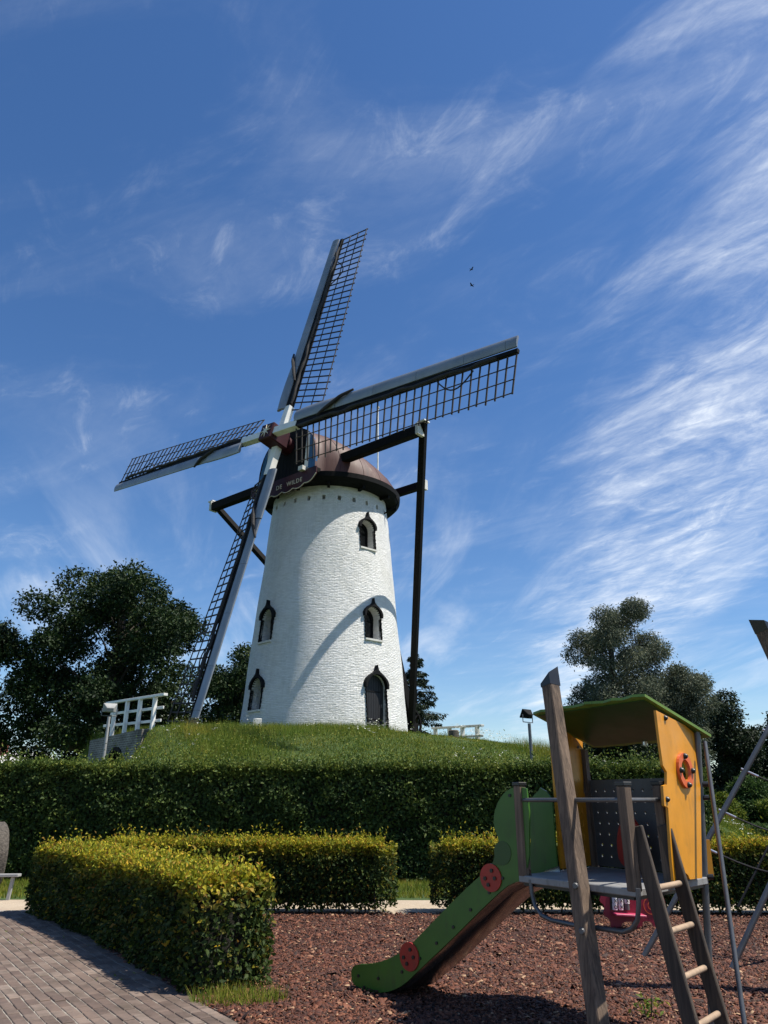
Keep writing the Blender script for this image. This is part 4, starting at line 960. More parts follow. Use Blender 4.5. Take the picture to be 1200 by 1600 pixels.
# ================================================================== TREES
def tree(name, label, poly, Y, depth, nclump, rc, nleaf, leaf, mat, trunk_r, group=None, droop=0.0, flat=.75, zb=0.0, trunkx=None, aspect=.6, tight=.75):
    poly = [aty(x, y, Y) for x, y in poly]; P2 = [(p[0], p[2]) for p in poly]
    xs_ = np.array([p[0] for p in P2]); zs_ = np.array([p[1] for p in P2]); cxm = (xs_.min() + xs_.max()) / 2 if trunkx is None else aty(trunkx, 1150, Y)[0]
    t = thing(name, label, 'tree', (float(cxm), float(Y), float(zb)), group)
    C = []; tries = 0; W = xs_.max() - xs_.min()
    while len(C) < nclump and tries < nclump * 60:
        tries += 1; x = random.uniform(xs_.min(), xs_.max()); z = random.uniform(zs_.min(), zs_.max()); r = rc * random.uniform(.6, 1.25)
        tst = np.array([[x + r * tight * math.cos(a), z + r * tight * .9 * math.sin(a)] for a in np.linspace(0, 2 * PI, 8, endpoint=False)] + [[x, z]])
        if not inpoly(tst[:, 0], tst[:, 1], P2).all(): continue
        ex = (x - (xs_.min() + xs_.max()) / 2) / (W / 2); y = Y + depth * math.sqrt(max(.05, 1 - ex * ex)) * random.uniform(-1, 1)
        if any((x - c[0]) ** 2 + (y - c[1]) ** 2 + (z - c[2]) ** 2 < (.55 * (r + c[3])) ** 2 for c in C) and random.random() < .8: continue
        C.append((x, y, z, r))
    C = np.array(C); per = (C[:, 3] ** 2); per = np.maximum(8, (nleaf * per / per.sum())).astype(int); idx = np.repeat(np.arange(len(C)), per); n = len(idx)
    d = unit(rng.normal(0, 1, (n, 3))); rad = rng.uniform(.25, 1, n) ** .5 * (1 + .25 * rng.normal(0, 1, n) * .6); q = C[idx, :3] + d * (rad * C[idx, 3])[:, None] * [1, 1, flat]
    q[:, 2] -= droop * rng.uniform(0, 1, n) * C[idx, 3]
    D = unit(d * .5 + rng.normal(0, .8, (n, 3)) + [0, 0, -.2 - droop]); N = unit(d * .6 + rng.normal(0, .6, (n, 3)) + [0, 0, .5]); L = leaf * rng.uniform(.6, 1.4, n)
    V, T = kites(q, D, N, L, L * aspect * rng.uniform(.7, 1.2, n)); trimesh('crown', V, T, mat, t, kind='stuff')
    # trunk and limbs
    tb_ = MB(); zc0 = zs_.min() + (zs_.max() - zs_.min()) * .35; tops = zs_.max() - rc
    ctr = [np.array([cxm, Y, zb - .3]), np.array([cxm + .1, Y, zb + (zc0 - zb) * .5]), np.array([cxm - .1, Y + .1, zc0]), np.array([cxm + .15, Y, (zc0 + tops) / 2]), np.array([cxm, Y, tops])]
    tb_.tube(ctr, [trunk_r * 1.25, trunk_r, trunk_r * .8, trunk_r * .45, trunk_r * .1], 9); tb_.build('trunk', M['bark'], t, True)
    lim = MB()
    for c in C[rng.permutation(len(C))[:min(len(C), 70)]]:
        zz = max(zb + (zc0 - zb) * .5, min(tops, c[2] - (abs(c[0] - cxm) + abs(c[1] - Y)) * .55)); k = (zz - zb) / (tops - zb + 1e-6); s0 = np.array([cxm, Y, zz]); e0 = c[:3]
        mid = (s0 + e0) / 2 + [0, 0, .25 * rc]; lim.tube([s0, mid, e0], [trunk_r * .38 * (1.05 - k), trunk_r * .22 * (1.05 - k) + .01, .015], 5, caps=False)
    lim.build('limbs', M['bark'], t, True)
    return t
tree('oak_tree', 'big dark oak tree left of the mill', [(-4, 1190), (-4, 1075), (10, 1048), (22, 1020), (30, 985), (18, 962), (40, 948), (68, 945), (92, 955), (98, 928), (112, 900), (140, 884), (178, 886), (214, 890), (250, 903), (272, 920), (283, 943), (306, 944), (310, 985), (302, 1020), (318, 1050), (326, 1090), (322, 1185)], 52, 5.5, 140, 1.35, 104000, .23, OAK, .55, trunkx=165, tight=.68)
tree('broadleaf_tree', 'dark bushy tree behind the mound between the lowest sail and the tower', [(306, 1175), (310, 1075), (330, 1040), (348, 1018), (372, 1008), (400, 1000), (430, 1020), (440, 1175)], 50, 3, 40, 1.1, 30000, .21, OAK, .35)
tree('broadleaf_tree', 'edge of a dark tree cut off by the left side of the picture', [(-90, 1150), (-95, 985), (-60, 945), (-25, 950), (6, 972), (9, 1000), (-4, 1012), (-30, 1040), (-20, 1150)], 47, 3, 30, 1.0, 20000, .21, DRK, .35)
tree('willow_tree', 'tall grey-green willow rising behind the playhouse roof', [(880, 1190), (885, 1130), (905, 1095), (882, 1072), (908, 1050), (905, 1010), (883, 995), (900, 982), (916, 985), (910, 955), (925, 946), (945, 955), (952, 942), (978, 936), (1000, 944), (1003, 985), (1022, 982), (1036, 1000), (1030, 1040), (1034, 1190)], 56, 3.5, 84, 1.05, 80000, .20, WIL, .45, droop=.35, aspect=.35, tight=.35)
tree('willow_tree', 'smaller rounded willow between the tall willow and the dark trees', [(990, 1190), (1000, 1080), (1015, 1040), (1038, 1040), (1056, 1050), (1068, 1038), (1092, 1038), (1113, 1056), (1106, 1080), (1094, 1110), (1098, 1190)], 57, 2.5, 60, 1.0, 46000, .20, WIL, .35, droop=.35, aspect=.35, tight=.4)
tree('dark_tree', 'dark cone-shaped tree right of the playhouse roof', [(1088, 1290), (1092, 1160), (1098, 1120), (1105, 1090), (1122, 1074), (1142, 1076), (1158, 1096), (1168, 1118), (1180, 1160), (1186, 1290)], 63, 3, 60, 1.05, 38000, .22, DRK, .35)
tree('dark_tree', 'dark broad tree at the right edge behind the climbing net', [(1166, 1290), (1170, 1140), (1182, 1108), (1200, 1088), (1230, 1075), (1262, 1085), (1280, 1130), (1285, 1290)], 66, 3.5, 55, 1.15, 34000, .23, DRK, .4)
tree('dark_tree', 'low dark tree seen through the playhouse between roof and hedge', [(850, 1215), (862, 1150), (900, 1130), (960, 1125), (1030, 1128), (1085, 1140), (1100, 1215)], 52, 3, 50, 1.0, 30000, .22, DRK, .3)
tree('dark_tree', 'low dark thicket under the big oak behind the white fence', [(36, 1225), (40, 1160), (90, 1135), (150, 1140), (220, 1128), (300, 1118), (345, 1130), (350, 1225)], 60, 2.5, 46, 1.0, 24000, .24, DRK, .25)
# spruce with drooping boughs right of the tower
def spruce(px, ytop, ybot, Y, halfw, label):
    top = aty(px, ytop, Y); bot = aty(px, ybot, Y); t = thing('spruce_tree', label, 'tree', (float(top[0]), float(Y), 0.0)); Hh = top[2]
    b_ = MB(); b_.tube([(top[0], Y, -.2), (top[0], Y, Hh * .5), (top[0], Y, Hh)], [.28, .17, .02], 8); b_.build('trunk', M['bark'], t, True)
    Vs = []; Ts = []; b0 = 0; br = MB()
    for k in range(120):
        f = random.uniform(.0, 1) ** .8; z = Hh * (.12 + .86 * f); Lb = halfw * (1.04 - f) * random.uniform(.7, 1.15) + .2; a = random.uniform(0, 2 * PI); dx = np.array([math.cos(a), math.sin(a), 0]); sd2 = np.array([-dx[1], dx[0], 0])
        pts = [np.array([top[0], Y, z]) + dx * Lb * q + UZ * Lb * (.18 * q - .42 * q * q + .16 * q ** 4) for q in np.linspace(0, 1, 6)]; br.tube(pts, [.03, .025, .02, .015, .01, .004], 4, caps=False)
        m_ = int(160 * Lb / halfw) + 25; q = rng.uniform(.15, 1, m_) ; C = np.array([top[0], Y, z]) + dx * (Lb * q)[:, None] + UZ * (Lb * (.18 * q - .42 * q * q + .16 * q ** 4))[:, None]
        side = rng.normal(0, .16, m_) * Lb * (1.1 - q); C = C + sd2 * side[:, None]; C[:, 2] -= np.abs(side) * .5 + rng.uniform(0, .12, m_)
        v_, t_ = kites(C, unit(dx * .5 + sd2 * np.sign(side)[:, None] * .6 + rng.normal(0, .3, (m_, 3)) + [0, 0, -.6]), unit(rng.normal(0, .5, (m_, 3)) + [0, 0, 1]), rng.uniform(.16, .36, m_), .075)
        Vs.append(v_); Ts.append(t_ + b0); b0 += len(v_)
    trimesh('crown', np.concatenate(Vs), np.concatenate(Ts), CON, t, kind='stuff'); br.build('limbs', M['bark'], t)
spruce(648, 1014, 1150, 47, 3.3, 'drooping spruce standing behind the mill tail right of the tower')
# shrubs and reeds round the pond
def shrub(px, yt, yb, Y, wpx, n, label, mat=SHR, leaf=.2, name='shrub'):
    top = aty(px, yt, Y); hw = wpx / 2 / F_PX * Y; t = thing(name, label, 'shrub', (float(top[0]), float(Y), 0.0)); Hh = top[2]; m_ = 26; C = []
    for k in range(m_):
        a = random.uniform(0, 2 * PI); rr_ = random.uniform(0, .75) ; z = random.uniform(.15, .86) * Hh; C.append((top[0] + hw * rr_ * math.cos(a), Y + hw * .8 * rr_ * math.sin(a), z * (1 - .25 * rr_), max(.2, hw * random.uniform(.22, .38))))
    C = np.array(C); idx = rng.integers(0, m_, n); d = unit(rng.normal(0, 1, (n, 3))); q = C[idx, :3] + d * (C[idx, 3] * rng.uniform(.5, 1.1, n))[:, None]; q[:, 2] = np.maximum(q[:, 2], .03)
    V, T = kites(q, unit(d + rng.normal(0, .7, (n, 3))), unit(d + rng.normal(0, .5, (n, 3)) + [0, 0, .5]), leaf * rng.uniform(.6, 1.3, n), leaf * .45); trimesh('foliage', V, T, mat, t, kind='stuff')
    b_ = MB()
    for c in C[:12]: b_.tube([(top[0], Y, -.05), ((top[0] + c[0]) / 2, (Y + c[1]) / 2, c[2] * .6), tuple(c[:3])], [.05, .03, .01], 5, caps=False)
    b_.build('stems', M['bark'], t)
shrub(1168, 1206, 1290, 57, 95, 12000, 'pale green willow shrub on the far bank of the pond', leaf=.26)
shrub(1128, 1238, 1290, 55.5, 60, 7000, 'low leafy shrub on the far bank of the pond behind the steel pole', HRB, .2)
shrub(1205, 1248, 1295, 55, 60, 6000, 'yellow-green shrub at the right edge beyond the pond', HRB, .2)
shrub(1178, 1295, 1330, 36.8, 62, 7000, 'dense low bush on the near bank of the pond', SHR, .12)
shrub(68, 1150, 1185, 21.0, 60, 4200, 'young leafy bush sticking up above the left end of the tall hedge', HRB, .10)
shrub(485, 1120, 1150, 48, 70, 100, 'x') if False else None

# house at the far left
hp = aty(8, 1180, 75)
house = thing('house', 'small white house with red brick chimney at the far left', 'house', (float(hp[0]) - 2.0, 75.0, 0.0))
hx = float(hp[0]); zr = float(aty(20, 1176, 75)[2])
b_ = MB(); b_.box((hx - 2, 77, (zr - 1) / 2), (5, 0, 0), (0, 3, 0), (0, 0, (zr - 1) / 2)); b_.build('wall', M['whitepaint'], house)
b_ = MB(); V = [(hx - 7.4, 73.6, zr - 1), (hx + 3.4, 73.6, zr - 1), (hx + 3.4, 80.4, zr - 1), (hx - 7.4, 80.4, zr - 1), (hx - 7.2, 77, zr + .2), (hx + 3.2, 77, zr + .2)]
b_.add(V, [(0, 1, 5, 4), (2, 3, 4, 5), (1, 2, 5), (3, 0, 4), (3, 2, 1, 0)]); rf = b_.build('roof', M['oldwhite'], house)
M['redbrick'] = pm('red_brick', (.22, .07, .045), .85, var=.3, vs=12)
ch = aty(4, 1160, 76); b_ = MB(); b_.box((ch[0], 76.2, ch[2] - .9), (.42, 0, 0), (0, .4, 0), (0, 0, .9)); b_.build('chimney', M['redbrick'], rf)
b_ = MB(); b_.box((hx, 73.95, 1.6), (.6, 0, 0), (0, .04, 0), (0, 0, .7)); b_.build('window', M['glass'], house)

# millstone and bench at the left edge
msc = aty(-2, 1345, 14.6); mth = thing('millstone', 'old upright millstone at the left edge, beside the gravel path', 'millstone', (float(msc[0]), 14.6, 0.0))
ms_r = .60; ax_ = unit(np.array([-.80, -.60, 0])); sd3 = np.array([ax_[1], -ax_[0], 0]); cen = np.array([msc[0] - .16, 14.7, ms_r + .02])
b_ = MB(); rings = []
for dpt, rr_ in ((-.12, ms_r - .03), (-.09, ms_r), (.09, ms_r), (.12, ms_r - .03)):
    rings.append([cen + ax_ * dpt + rr_ * (math.cos(a) * sd3 + math.sin(a) * UZ) * (1 + .012 * math.sin(a * 9)) for a in np.linspace(0, 2 * PI, 40, endpoint=False)])
inn = [[cen + ax_ * dpt + .11 * (math.cos(a) * sd3 + math.sin(a) * UZ) for a in np.linspace(0, 2 * PI, 40, endpoint=False)] for dpt in (-.12, .12)]
allr = [inn[0]] + rings + [inn[1]]; V = [p for r in allr for p in r]; Fm = [(i * 40 + k, i * 40 + (k + 1) % 40, ((i + 1) % 6) * 40 + (k + 1) % 40, ((i + 1) % 6) * 40 + k) for i in range(6) for k in range(40)]
b_.add(V, Fm); b_.build('stone', M['stone'], mth, True)
bnc = aty(18, 1369, 14.1); bench = thing('metal_rack', 'low white metal bar on legs in front of the millstone', 'rack', (float(bnc[0]), 14.1, 0.0))
b_ = MB(); b_.bar((bnc[0] - 1.2, 14.2, bnc[2]), (bnc[0] + .14, 14.1, bnc[2] + .015), .12, .045); b_.build('bar', M['greywhite'], bench, bevel=.006)
for dx in (-1.0, .02): b_ = MB(); b_.bar((bnc[0] + dx - .03, 14.12, -.02), (bnc[0] + dx, 14.13, bnc[2] - .02), .05, .05, (0, 1, 0)); b_.build('leg', M['greywhite'], bench)

# ================================================================== PLAYGROUND TOWER
PZ = 1.05
PA, PC, PE = np.array([1.108, 6.43]), np.array([1.675, 5.50]), np.array([2.428, 6.277]); PF = PA + PE - PC
play = thing('playground_tower', 'wooden playground tower with green slide, yellow playhouse and ladder', 'playground', (1.8, 6.4, 0.0))
def v3(p, z): return np.array([p[0], p[1], z])
ctr = (PA + PE) / 2
dk = MB()
pl = [v3(p + unit(p - ctr) * .05, PZ - .02) for p in (PA, PC, PE, PF)]
dk.add([p - UZ * .03 for p in pl] + [p + UZ * .02 for p in pl], [(0, 1, 2, 3), (7, 6, 5, 4)] + [(i, i + 4, (i + 1) % 4 + 4, (i + 1) % 4) for i in range(4)]); dk.build('platform', M['deck'], play, bevel=.006)
dr = MB()
for i in range(4):
    a, b2 = (PA, PC, PE, PF)[i], (PA, PC, PE, PF)[(i + 1) % 4]; dr.bar(v3(a, PZ - .06), v3(b2, PZ - .06), .03, .022)
dr.build('deck_frame', M['plastic'], play)
eAC = unit(PC - PA); eCE = unit(PE - PC); nAC = np.array([eAC[1], -eAC[0]]); nCE = np.array([eCE[1], -eCE[0]])
nAC = nAC if np.dot(nAC, PA - PE) > 0 else -nAC; nCE = nCE if np.dot(nCE, PC - PF) > 0 else -nCE
PD = PC + eCE * .56
def post(p0, p1, w, name='post', mat='woodpost', up=None, capc=True, label=None):
    b_ = MB(); b_.bar(p0, p1, w, w, up if up is not None else np.array([*eAC, 0])); o = b_.build(name, M[mat], play, bevel=.008)
    if label: o['label'] = label
    return o
for p, zt_ in ((PA, 1.71), (PC, 1.693), (PD, 1.706)):
    o = post(v3(p, PZ - .02), v3(p, zt_), .076)
    c_ = MB(); c_.box(v3(p, zt_ + .012), np.array([*eAC, 0]) * .043, np.array([*nAC, 0]) * .043, UZ * .014); c_.build('post_cap', M['plastic'], o, bevel=.004)
b0_, b1_ = np.array([1.396, 5.58, -.1]), np.array([1.358, 6.104, 2.471])
sp = post(b0_, b1_, .108, name='mast', label='tall leaning wooden mast with slanted black top')
d_ = unit(b1_ - b0_); xx = unit(np.cross(d_, np.array([*eAC, 0]))); yy = np.cross(xx, d_)
tp = MB(); V = [b1_ + xx * a * .056 + yy * c * .056 - d_ * .01 for a, c in ((-1, -1), (1, -1), (1, 1), (-1, 1))]; V += [V[0] + d_ * .02, V[1] + d_ * .02, V[2] + d_ * .15, V[3] + d_ * .15]
V2 = V; 
# slanted top faces up and to the left as in a chisel cut
sl_ = [np.dot(np.array(v_) - b1_, np.array([1.0, -.2, 0])) for v_ in V[:4]]; V = V[:4] + [V[i] + d_ * (.03 + .135 * (sl_[i] - min(sl_)) / (max(sl_) - min(sl_))) for i in range(4)]
tp.add(V, [(3, 2, 1, 0), (4, 5, 6, 7), (0, 1, 5, 4), (1, 2, 6, 5), (2, 3, 7, 6), (3, 0, 4, 7)]); tp.build('mast_cap', M['plastic'], sp)
for zb_ in (1.04, .77):
    q = b0_ + (b1_ - b0_) * ((zb_ + .1) / 2.571); b_ = MB(); b_.tube([q + np.array([-.038, -.058, 0]), q + np.array([-.046, -.072, 0])], [.022, .016], 10); b_.build('bolt', M['steel'], sp)
# top rails at eye height
for a, b2 in ((PA, PC), (PC, PD)):
    b_ = MB(); b_.tube([v3(a, 1.60), v3(b2, 1.60)], .0165, 10); b_.build('handrail', M['steel'], play, True)
# bent tube under the platform
nA3 = np.array([*nAC, 0]); pln = v3(PA, 0) + nA3 * .03
pts = [(829, 1374), (831, 1395), (836, 1416), (846, 1430), (862, 1438), (900, 1446), (940, 1451), (975, 1456), (988, 1451), (996, 1438), (998, 1415), (997, 1388)]
b_ = MB(); b_.tube([atplane(x, y, pln, nA3) for x, y in pts], .0165, 10); b_.build('bent_tube', M['steel'], play, True)

# slide
SA = np.array([PA[0], PA[1], 0.0]); SB = np.array([-.06, 7.56, 0.0])
sd_u = unit(SB - SA); sd_n = np.array([sd_u[1], -sd_u[0], 0.0])                # sd_n: outward side facing the path
sd_n = sd_n if sd_n[1] < 0 else -sd_n
W_S = .44
def spt(x, y, off=0.0):
    p = atplane(x, y, SA, sd_n) - SA; return (float(np.dot(p, sd_u)), float(p[2]))
SFR = lambda off: (SA + sd_n * off, sd_u, UZ, sd_n)
near = [(829, 1233), (812, 1229), (797, 1233), (786, 1243), (777, 1260), (773, 1280), (776, 1298), (782, 1312), (781, 1328), (775, 1345), (764, 1360), (742, 1377), (705, 1413), (668, 1451), (645, 1475), (630, 1487), (605, 1500), (580, 1506), (560, 1506), (552, 1512), (551, 1526), (555, 1538), (568, 1547), (590, 1551), (612, 1549), (634, 1538), (655, 1517), (700, 1475), (745, 1430), (778, 1398), (800, 1380), (829, 1373)]
ch_pts = [(830, 1369), (815, 1374), (792, 1384), (758, 1415), (715, 1456), (678, 1493), (655, 1513), (632, 1532), (605, 1543), (578, 1543), (556, 1537)]
cen_ = [np.array(spt(x, y)) for x, y in ch_pts]
prof_s = [(0, .05), (0, .0), (.035, -.055), (.10, -.075), (.34, -.075), (.405, -.055), (.44, .0), (.44, .05), (.428, .05), (.428, .0), (.40, -.045), (.34, -.063), (.10, -.063), (.04, -.045), (.012, .0), (.012, .05)]
sv = []
for i, c in enumerate(cen_):
    d = unit(cen_[min(i + 1, len(cen_) - 1)] - cen_[max(i - 1, 0)]); nn = np.array([-d[1], d[0]]); nn = nn if nn[1] > 0 else -nn
    for w, h in prof_s:
        q = c + nn * h; sv.append(SA + sd_u * q[0] + UZ * max(q[1], .03) - sd_n * w)
n_ = len(prof_s); sf = [(i * n_ + q, i * n_ + (q + 1) % n_, (i + 1) * n_ + (q + 1) % n_, (i + 1) * n_ + q) for i in range(len(cen_) - 1) for q in range(n_)]
sf += [tuple(range(n_)), tuple((len(cen_) - 1) * n_ + q for q in range(n_ - 1, -1, -1))]
sm_ = MB(); sm_.add(sv, sf); slide = sm_.build('slide', M['chute'], play, True); slide['label'] = 'steel slide chute between green side panels'
def pnl(px, off, name, mat, thick=.018, sm=1):
    return plate([spt(x, y) for x, y in (smooth_poly(px, sm) if sm else px)], SFR(off), thick, name=name, mat=mat, parent=slide)
pnl(near, .012, 'slide_panel', M['green'])
NP = [spt(x, y) for x, y in smooth_poly(near, 1)]
# the far panel is the same board carried on behind the post with a rounded top
back_ext = [(-.02, PZ), (-.02, 1.60), (.03, 1.67), (.09, 1.70)]
plate([p for p in NP if p[0] > .10] + [(.09, PZ + .0)] + back_ext, SFR(-W_S - .012), .018, name='slide_panel', mat=M['green'], parent=slide)
def disc(px, py, r, name, mat, off, sx=1.0, th=.012, n=24):
    c = spt(px, py); return plate(circle(c[0], c[1], r, n, sx), SFR(.021 + off), th, name=name, mat=mat, parent=slide)
spot = [(774, 1322), (785, 1312), (797, 1318), (802, 1332), (799, 1346), (790, 1353), (776, 1350), (765, 1357), (776, 1343)]
pnl(spot, .023, 'spot', M['greendark'], .004)
for (cx_, cy_, k) in ((770, 1371, 1.0), (643, 1494, 1.05)):
    disc(cx_, cy_, .104 * k, 'red_disc', M['red'], .006, 1.0)
    for dx, dy in ((2, -11), (-8, 1), (7, 1), (-3, 11)): disc(cx_ + dx, cy_ + dy, .015, 'stud', M['plastic'], .016, 1.0, n=10)
for (x, y) in ((799, 1243), (788, 1372), (767, 1394), (738, 1421), (711, 1448), (685, 1473), (659, 1497), (631, 1518), (594, 1528), (563, 1524), (572, 1542)): disc(x, y, .013, 'bolt', M['plastic'], .003, n=10)
fq = spt(600, 1548)
b_ = MB()
for w in (.10, .34): b_.bar(SA + sd_u * fq[0] - sd_n * w - UZ * .05, SA + sd_u * fq[0] - sd_n * w + UZ * .08, .05, .05, sd_u)
b_.build('foot', M['plastic'], slide)

# playhouse
eCE3, nCE3 = np.array([*eCE, 0]), np.array([*nCE, 0])
def house_pt(px, py, origin): p = atplane(px, py, origin, nCE3) - origin; return (float(np.dot(p, eCE3)), float(p[2]))
o1 = v3(PC, 0) + nCE3 * .063
outy = [house_pt(x, y, o1) for x, y in ((1023, 1110), (1091, 1145), (1095, 1372), (1076, 1374), (1073, 1367), (1068, 1363), (1063, 1367), (1060, 1376), (1051, 1377), (1047, 1340), (1042, 1262), (1036, 1259), (1034, 1228), (1040, 1226), (1040, 1206), (1034, 1196), (1029, 1160))]
hc = house_pt(1066, 1204, o1)
ph = MB().box((2.5, 7.5, 2.4), (.001, 0, 0), (0, .001, 0), (0, 0, .001)) if False else None
right = plate(outy, (o1, eCE3, UZ, nCE3), .02, holes=[circle(hc[0], hc[1], .085, 22)], name='playhouse_panel', mat=M['yellow'], parent=play)
ring_o = circle(hc[0], hc[1], .131, 28); ring_i = circle(hc[0], hc[1], .080, 28)
plate(ring_o, (o1 + nCE3 * .022, eCE3, UZ, nCE3), .022, holes=[ring_i], name='porthole_ring', mat=M['orange'], parent=right)
for a in (0, PI / 2, PI, 3 * PI / 2):
    c = o1 + eCE3 * (hc[0] + .106 * math.cos(a)) + UZ * (hc[1] + .106 * math.sin(a)) + nCE3 * .035; b_ = MB(); b_.tube([c, c + nCE3 * .012, c + nCE3 * .024], [.023, .02, .010], 10); b_.build('knob', M['plastic'], right, True)
c = o1 + eCE3 * (hc[0] - .02) + UZ * hc[1] - nCE3 * .10; b_ = MB(); b_.tube([c - eCE3 * .1, c + eCE3 * .12], .016, 8); b_.tube([c + UZ * .0, c + UZ * .12], [.03, .01], 8); b_.build('steering_knob', M['plastic'], right)
for (x, y) in ((1037, 1122), (1040, 1249), (1060, 1364)):
    q = house_pt(x, y, o1); c = o1 + eCE3 * q[0] + UZ * q[1] + nCE3 * .01; b_ = MB(); b_.tube([c, c + nCE3 * .012, c + nCE3 * .022], [.022, .018, .008], 10); b_.build('knob', M['plastic'], right, True)
q = house_pt(1057, 1341, o1); c = o1 + eCE3 * q[0] + UZ * q[1] + nCE3 * .012; b_ = MB(); b_.box(c, eCE3 * .025, UZ * .035, nCE3 * .002); b_.build('maker_plate', M['cream'], right)
b_ = MB(); b_.box(c - UZ * .075, eCE3 * .028, UZ * .03, nCE3 * .002); b_.build('warning_plate', M['orange'], right)
# left playhouse panel on the far side, with porthole and slots
eAF = unit(PF - PA); eAF3 = np.array([*eAF, 0]); o2 = v3(PA, 0) - nCE3 * .02
def kz(x_, z_): return (.846 * x_, .2464 + .846 * z_)
lo = [kz(*q) for q in [(.66, .965), (1.24, .965), (1.24, 1.46), (1.28, 1.50), (1.28, 1.62), (1.22, 1.68), (1.30, 2.20), (.66, 2.38)]]
slots = [[(x_ - .007, z_ - .026), (x_ + .007, z_ - .026), (x_ + .007, z_ + .026), (x_ - .007, z_ + .026)] for i in range(4) for j in range(4) for x_, z_ in [kz(.93 + i * .075, 1.05 + j * .13 + (i % 2) * .06)]]
pc_ = kz(.83, 1.86)
plate(lo, (o2, eAF3, UZ, -nCE3), .02, holes=[circle(pc_[0], pc_[1], .085, 20)] + slots, name='playhouse_panel', mat=M['yellow'], parent=play)
for (x_, z_) in (kz(.72, 2.26), kz(1.18, 2.14), kz(.96, 1.86)):
    c = o2 + eAF3 * x_ + UZ * z_ + nCE3 * .012; b_ = MB(); b_.tube([c, c + nCE3 * .013], [.014, .009], 8); b_.build('knob', M['steel'], play)
# back panel with finger holes
eFE = unit(PE - PF); eFE3 = np.array([*eFE, 0]); nFE3 = np.array([-eFE[1], eFE[0], 0]); LFE = float(np.linalg.norm(PE - PF))
hl = [circle(.085 + i * .106 + (j % 2) * .010, 1.145 + j * .089, .0135, 8) for i in range(9) for j in range(7)]
plate([(.03, 1.06), (LFE - .03, 1.06), (LFE - .03, 1.77), (.03, 1.77)], (v3(PF, 0) + nFE3 * .03, eFE3, UZ, nFE3), .018, holes=hl, name='climbing_panel', mat=M['greypanel'], parent=play)
b_ = MB(); rdc = v3(ctr + eCE * .38, 1.20); plate(smooth_poly([(-.13, -.14), (.13, -.14), (.15, .05), (.08, .22), (0, .26), (-.08, .22), (-.15, .05)], 2), (rdc + UZ * .02, eFE3, UZ, nFE3), .03, name='red_seat_panel', mat=M['red'], parent=play)
# roof
FL, FR, BR, BL = np.array([1.354, 6.785, 2.323]), np.array([2.030, 5.863, 2.349]), np.array([2.648, 6.320, 2.103]), np.array([1.971, 7.242, 2.078])
nR = unit(np.cross(FR - FL, BL - FL)); nR = nR if nR[2] > 0 else -nR; uR = unit(FR - FL); vR = unit(BL - FL); vR = unit(vR - uR * np.dot(vR, uR)); wR = float(np.linalg.norm(FR - FL)); dR = float(np.linalg.norm(BL - FL))
wav = [(-.03, 0), (.085, -.03), (.19, -.017), (.30, -.038), (.44, -.017), (.56, -.03), (.59, -.05), (.76, -.017), (.86, -.042), (.95, -.017), (1.06, -.046), (wR + .02, -.025)]
wavb = [(x, dR + .02 + (-y) * .8) for x, y in wav[::-1]]
roof = plate(wav + wavb, (FL, uR, vR, nR), .022, name='roof', mat=M['greenedge'], parent=play); roof['label'] = 'light green sloping roof sheet with wavy edge'
plate([(.02, .02), (wR - .02, .02), (wR - .02, dR - .02), (.02, dR - .02)], (FL - nR * .016, uR, vR, nR), .006, name='ceiling_board', mat=M['greendark'], parent=roof)
b_ = MB(); rc_ = BL * .35 + BR * .65
b_.tube([rc_ + uR * (.186 * math.cos(a)) + UZ * (.24 * math.sin(a) - .04) for a in np.linspace(PI, 0, 14)], .024, 10); b_.build('roof_hoop', M['steelband'], play, True)
# steel poles
pe0, pe1 = np.array([2.361, 6.323, -.1]), np.array([2.576, 6.294, 2.141])
b_ = MB(); b_.tube([pe0, pe1], .026, 14); po = b_.build('steel_pole', M['steel'], play, True)
for zz in (1.617, 1.718, 1.05):
    q = pe0 + (pe1 - pe0) * ((zz + .1) / 2.241); b_ = MB(); b_.tube([q + np.array([.02, -.01, 0]), q + np.array([.06, -.02, 0])], .02, 8); b_.build('pole_clamp', M['plastic'], po)
b_ = MB(); b_.tube([np.array([2.597, 6.227, 2.04]), np.array([2.275, 5.513, -.05])], .0165, 10); b_.build('sliding_pole', M['steel'], play, True)
b_ = MB(); b_.bar(v3(PF, PZ - .1), v3(PF, 2.04), .06, .06, eAF3); b_.build('post', M['woodpost'], play)
ylo = [house_pt(x, y, v3(PE, 0) + eCE3 * .0) for x, y in ((1107, 1311), (1115, 1370), (1108, 1373))]
q0 = aty(1108, 1312, 6.447); q1 = aty(1115, 1369, 6.447); q2 = aty(1105, 1372, 6.447); q3 = aty(1098, 1312, 6.447)
plate([(q0[0], q0[2]), (q1[0], q1[2]), (q2[0] - .05, q2[2]), (q3[0] - .05, q3[2])], ((0, 6.447, 0), (1, 0, 0), (0, 0, 1), (0, -1, 0)), .02, name='side_flap', mat=M['yellow'], parent=play)
# ladder
LT, LB_ = np.array([1.730, 5.499, 1.431]), np.array([1.914, 5.244, -.04]); RT, RB_ = np.array([2.052, 5.863, 1.431]), np.array([2.231, 5.607, -.04])
lad = MB(); lad.bar(LT, LB_, .036, .098, np.array([*nCE, 0])); ladder = lad.build('ladder', M['wooddark'], play, bevel=.006); ladder['label'] = 'dark wooden ladder with pale round rungs'
lad = MB(); lad.bar(RT, RB_, .036, .098, np.array([*nCE, 0])); lad.build('ladder_rail', M['wooddark'], ladder, bevel=.006)
for k in range(5):
    f = (1.431 - (1.054 - k * .2496)) / 1.471; b_ = MB(); b_.tube([LT + (LB_ - LT) * f, RT + (RB_ - RT) * f], .0195, 10); b_.build('rung', M['rung'], ladder, True)

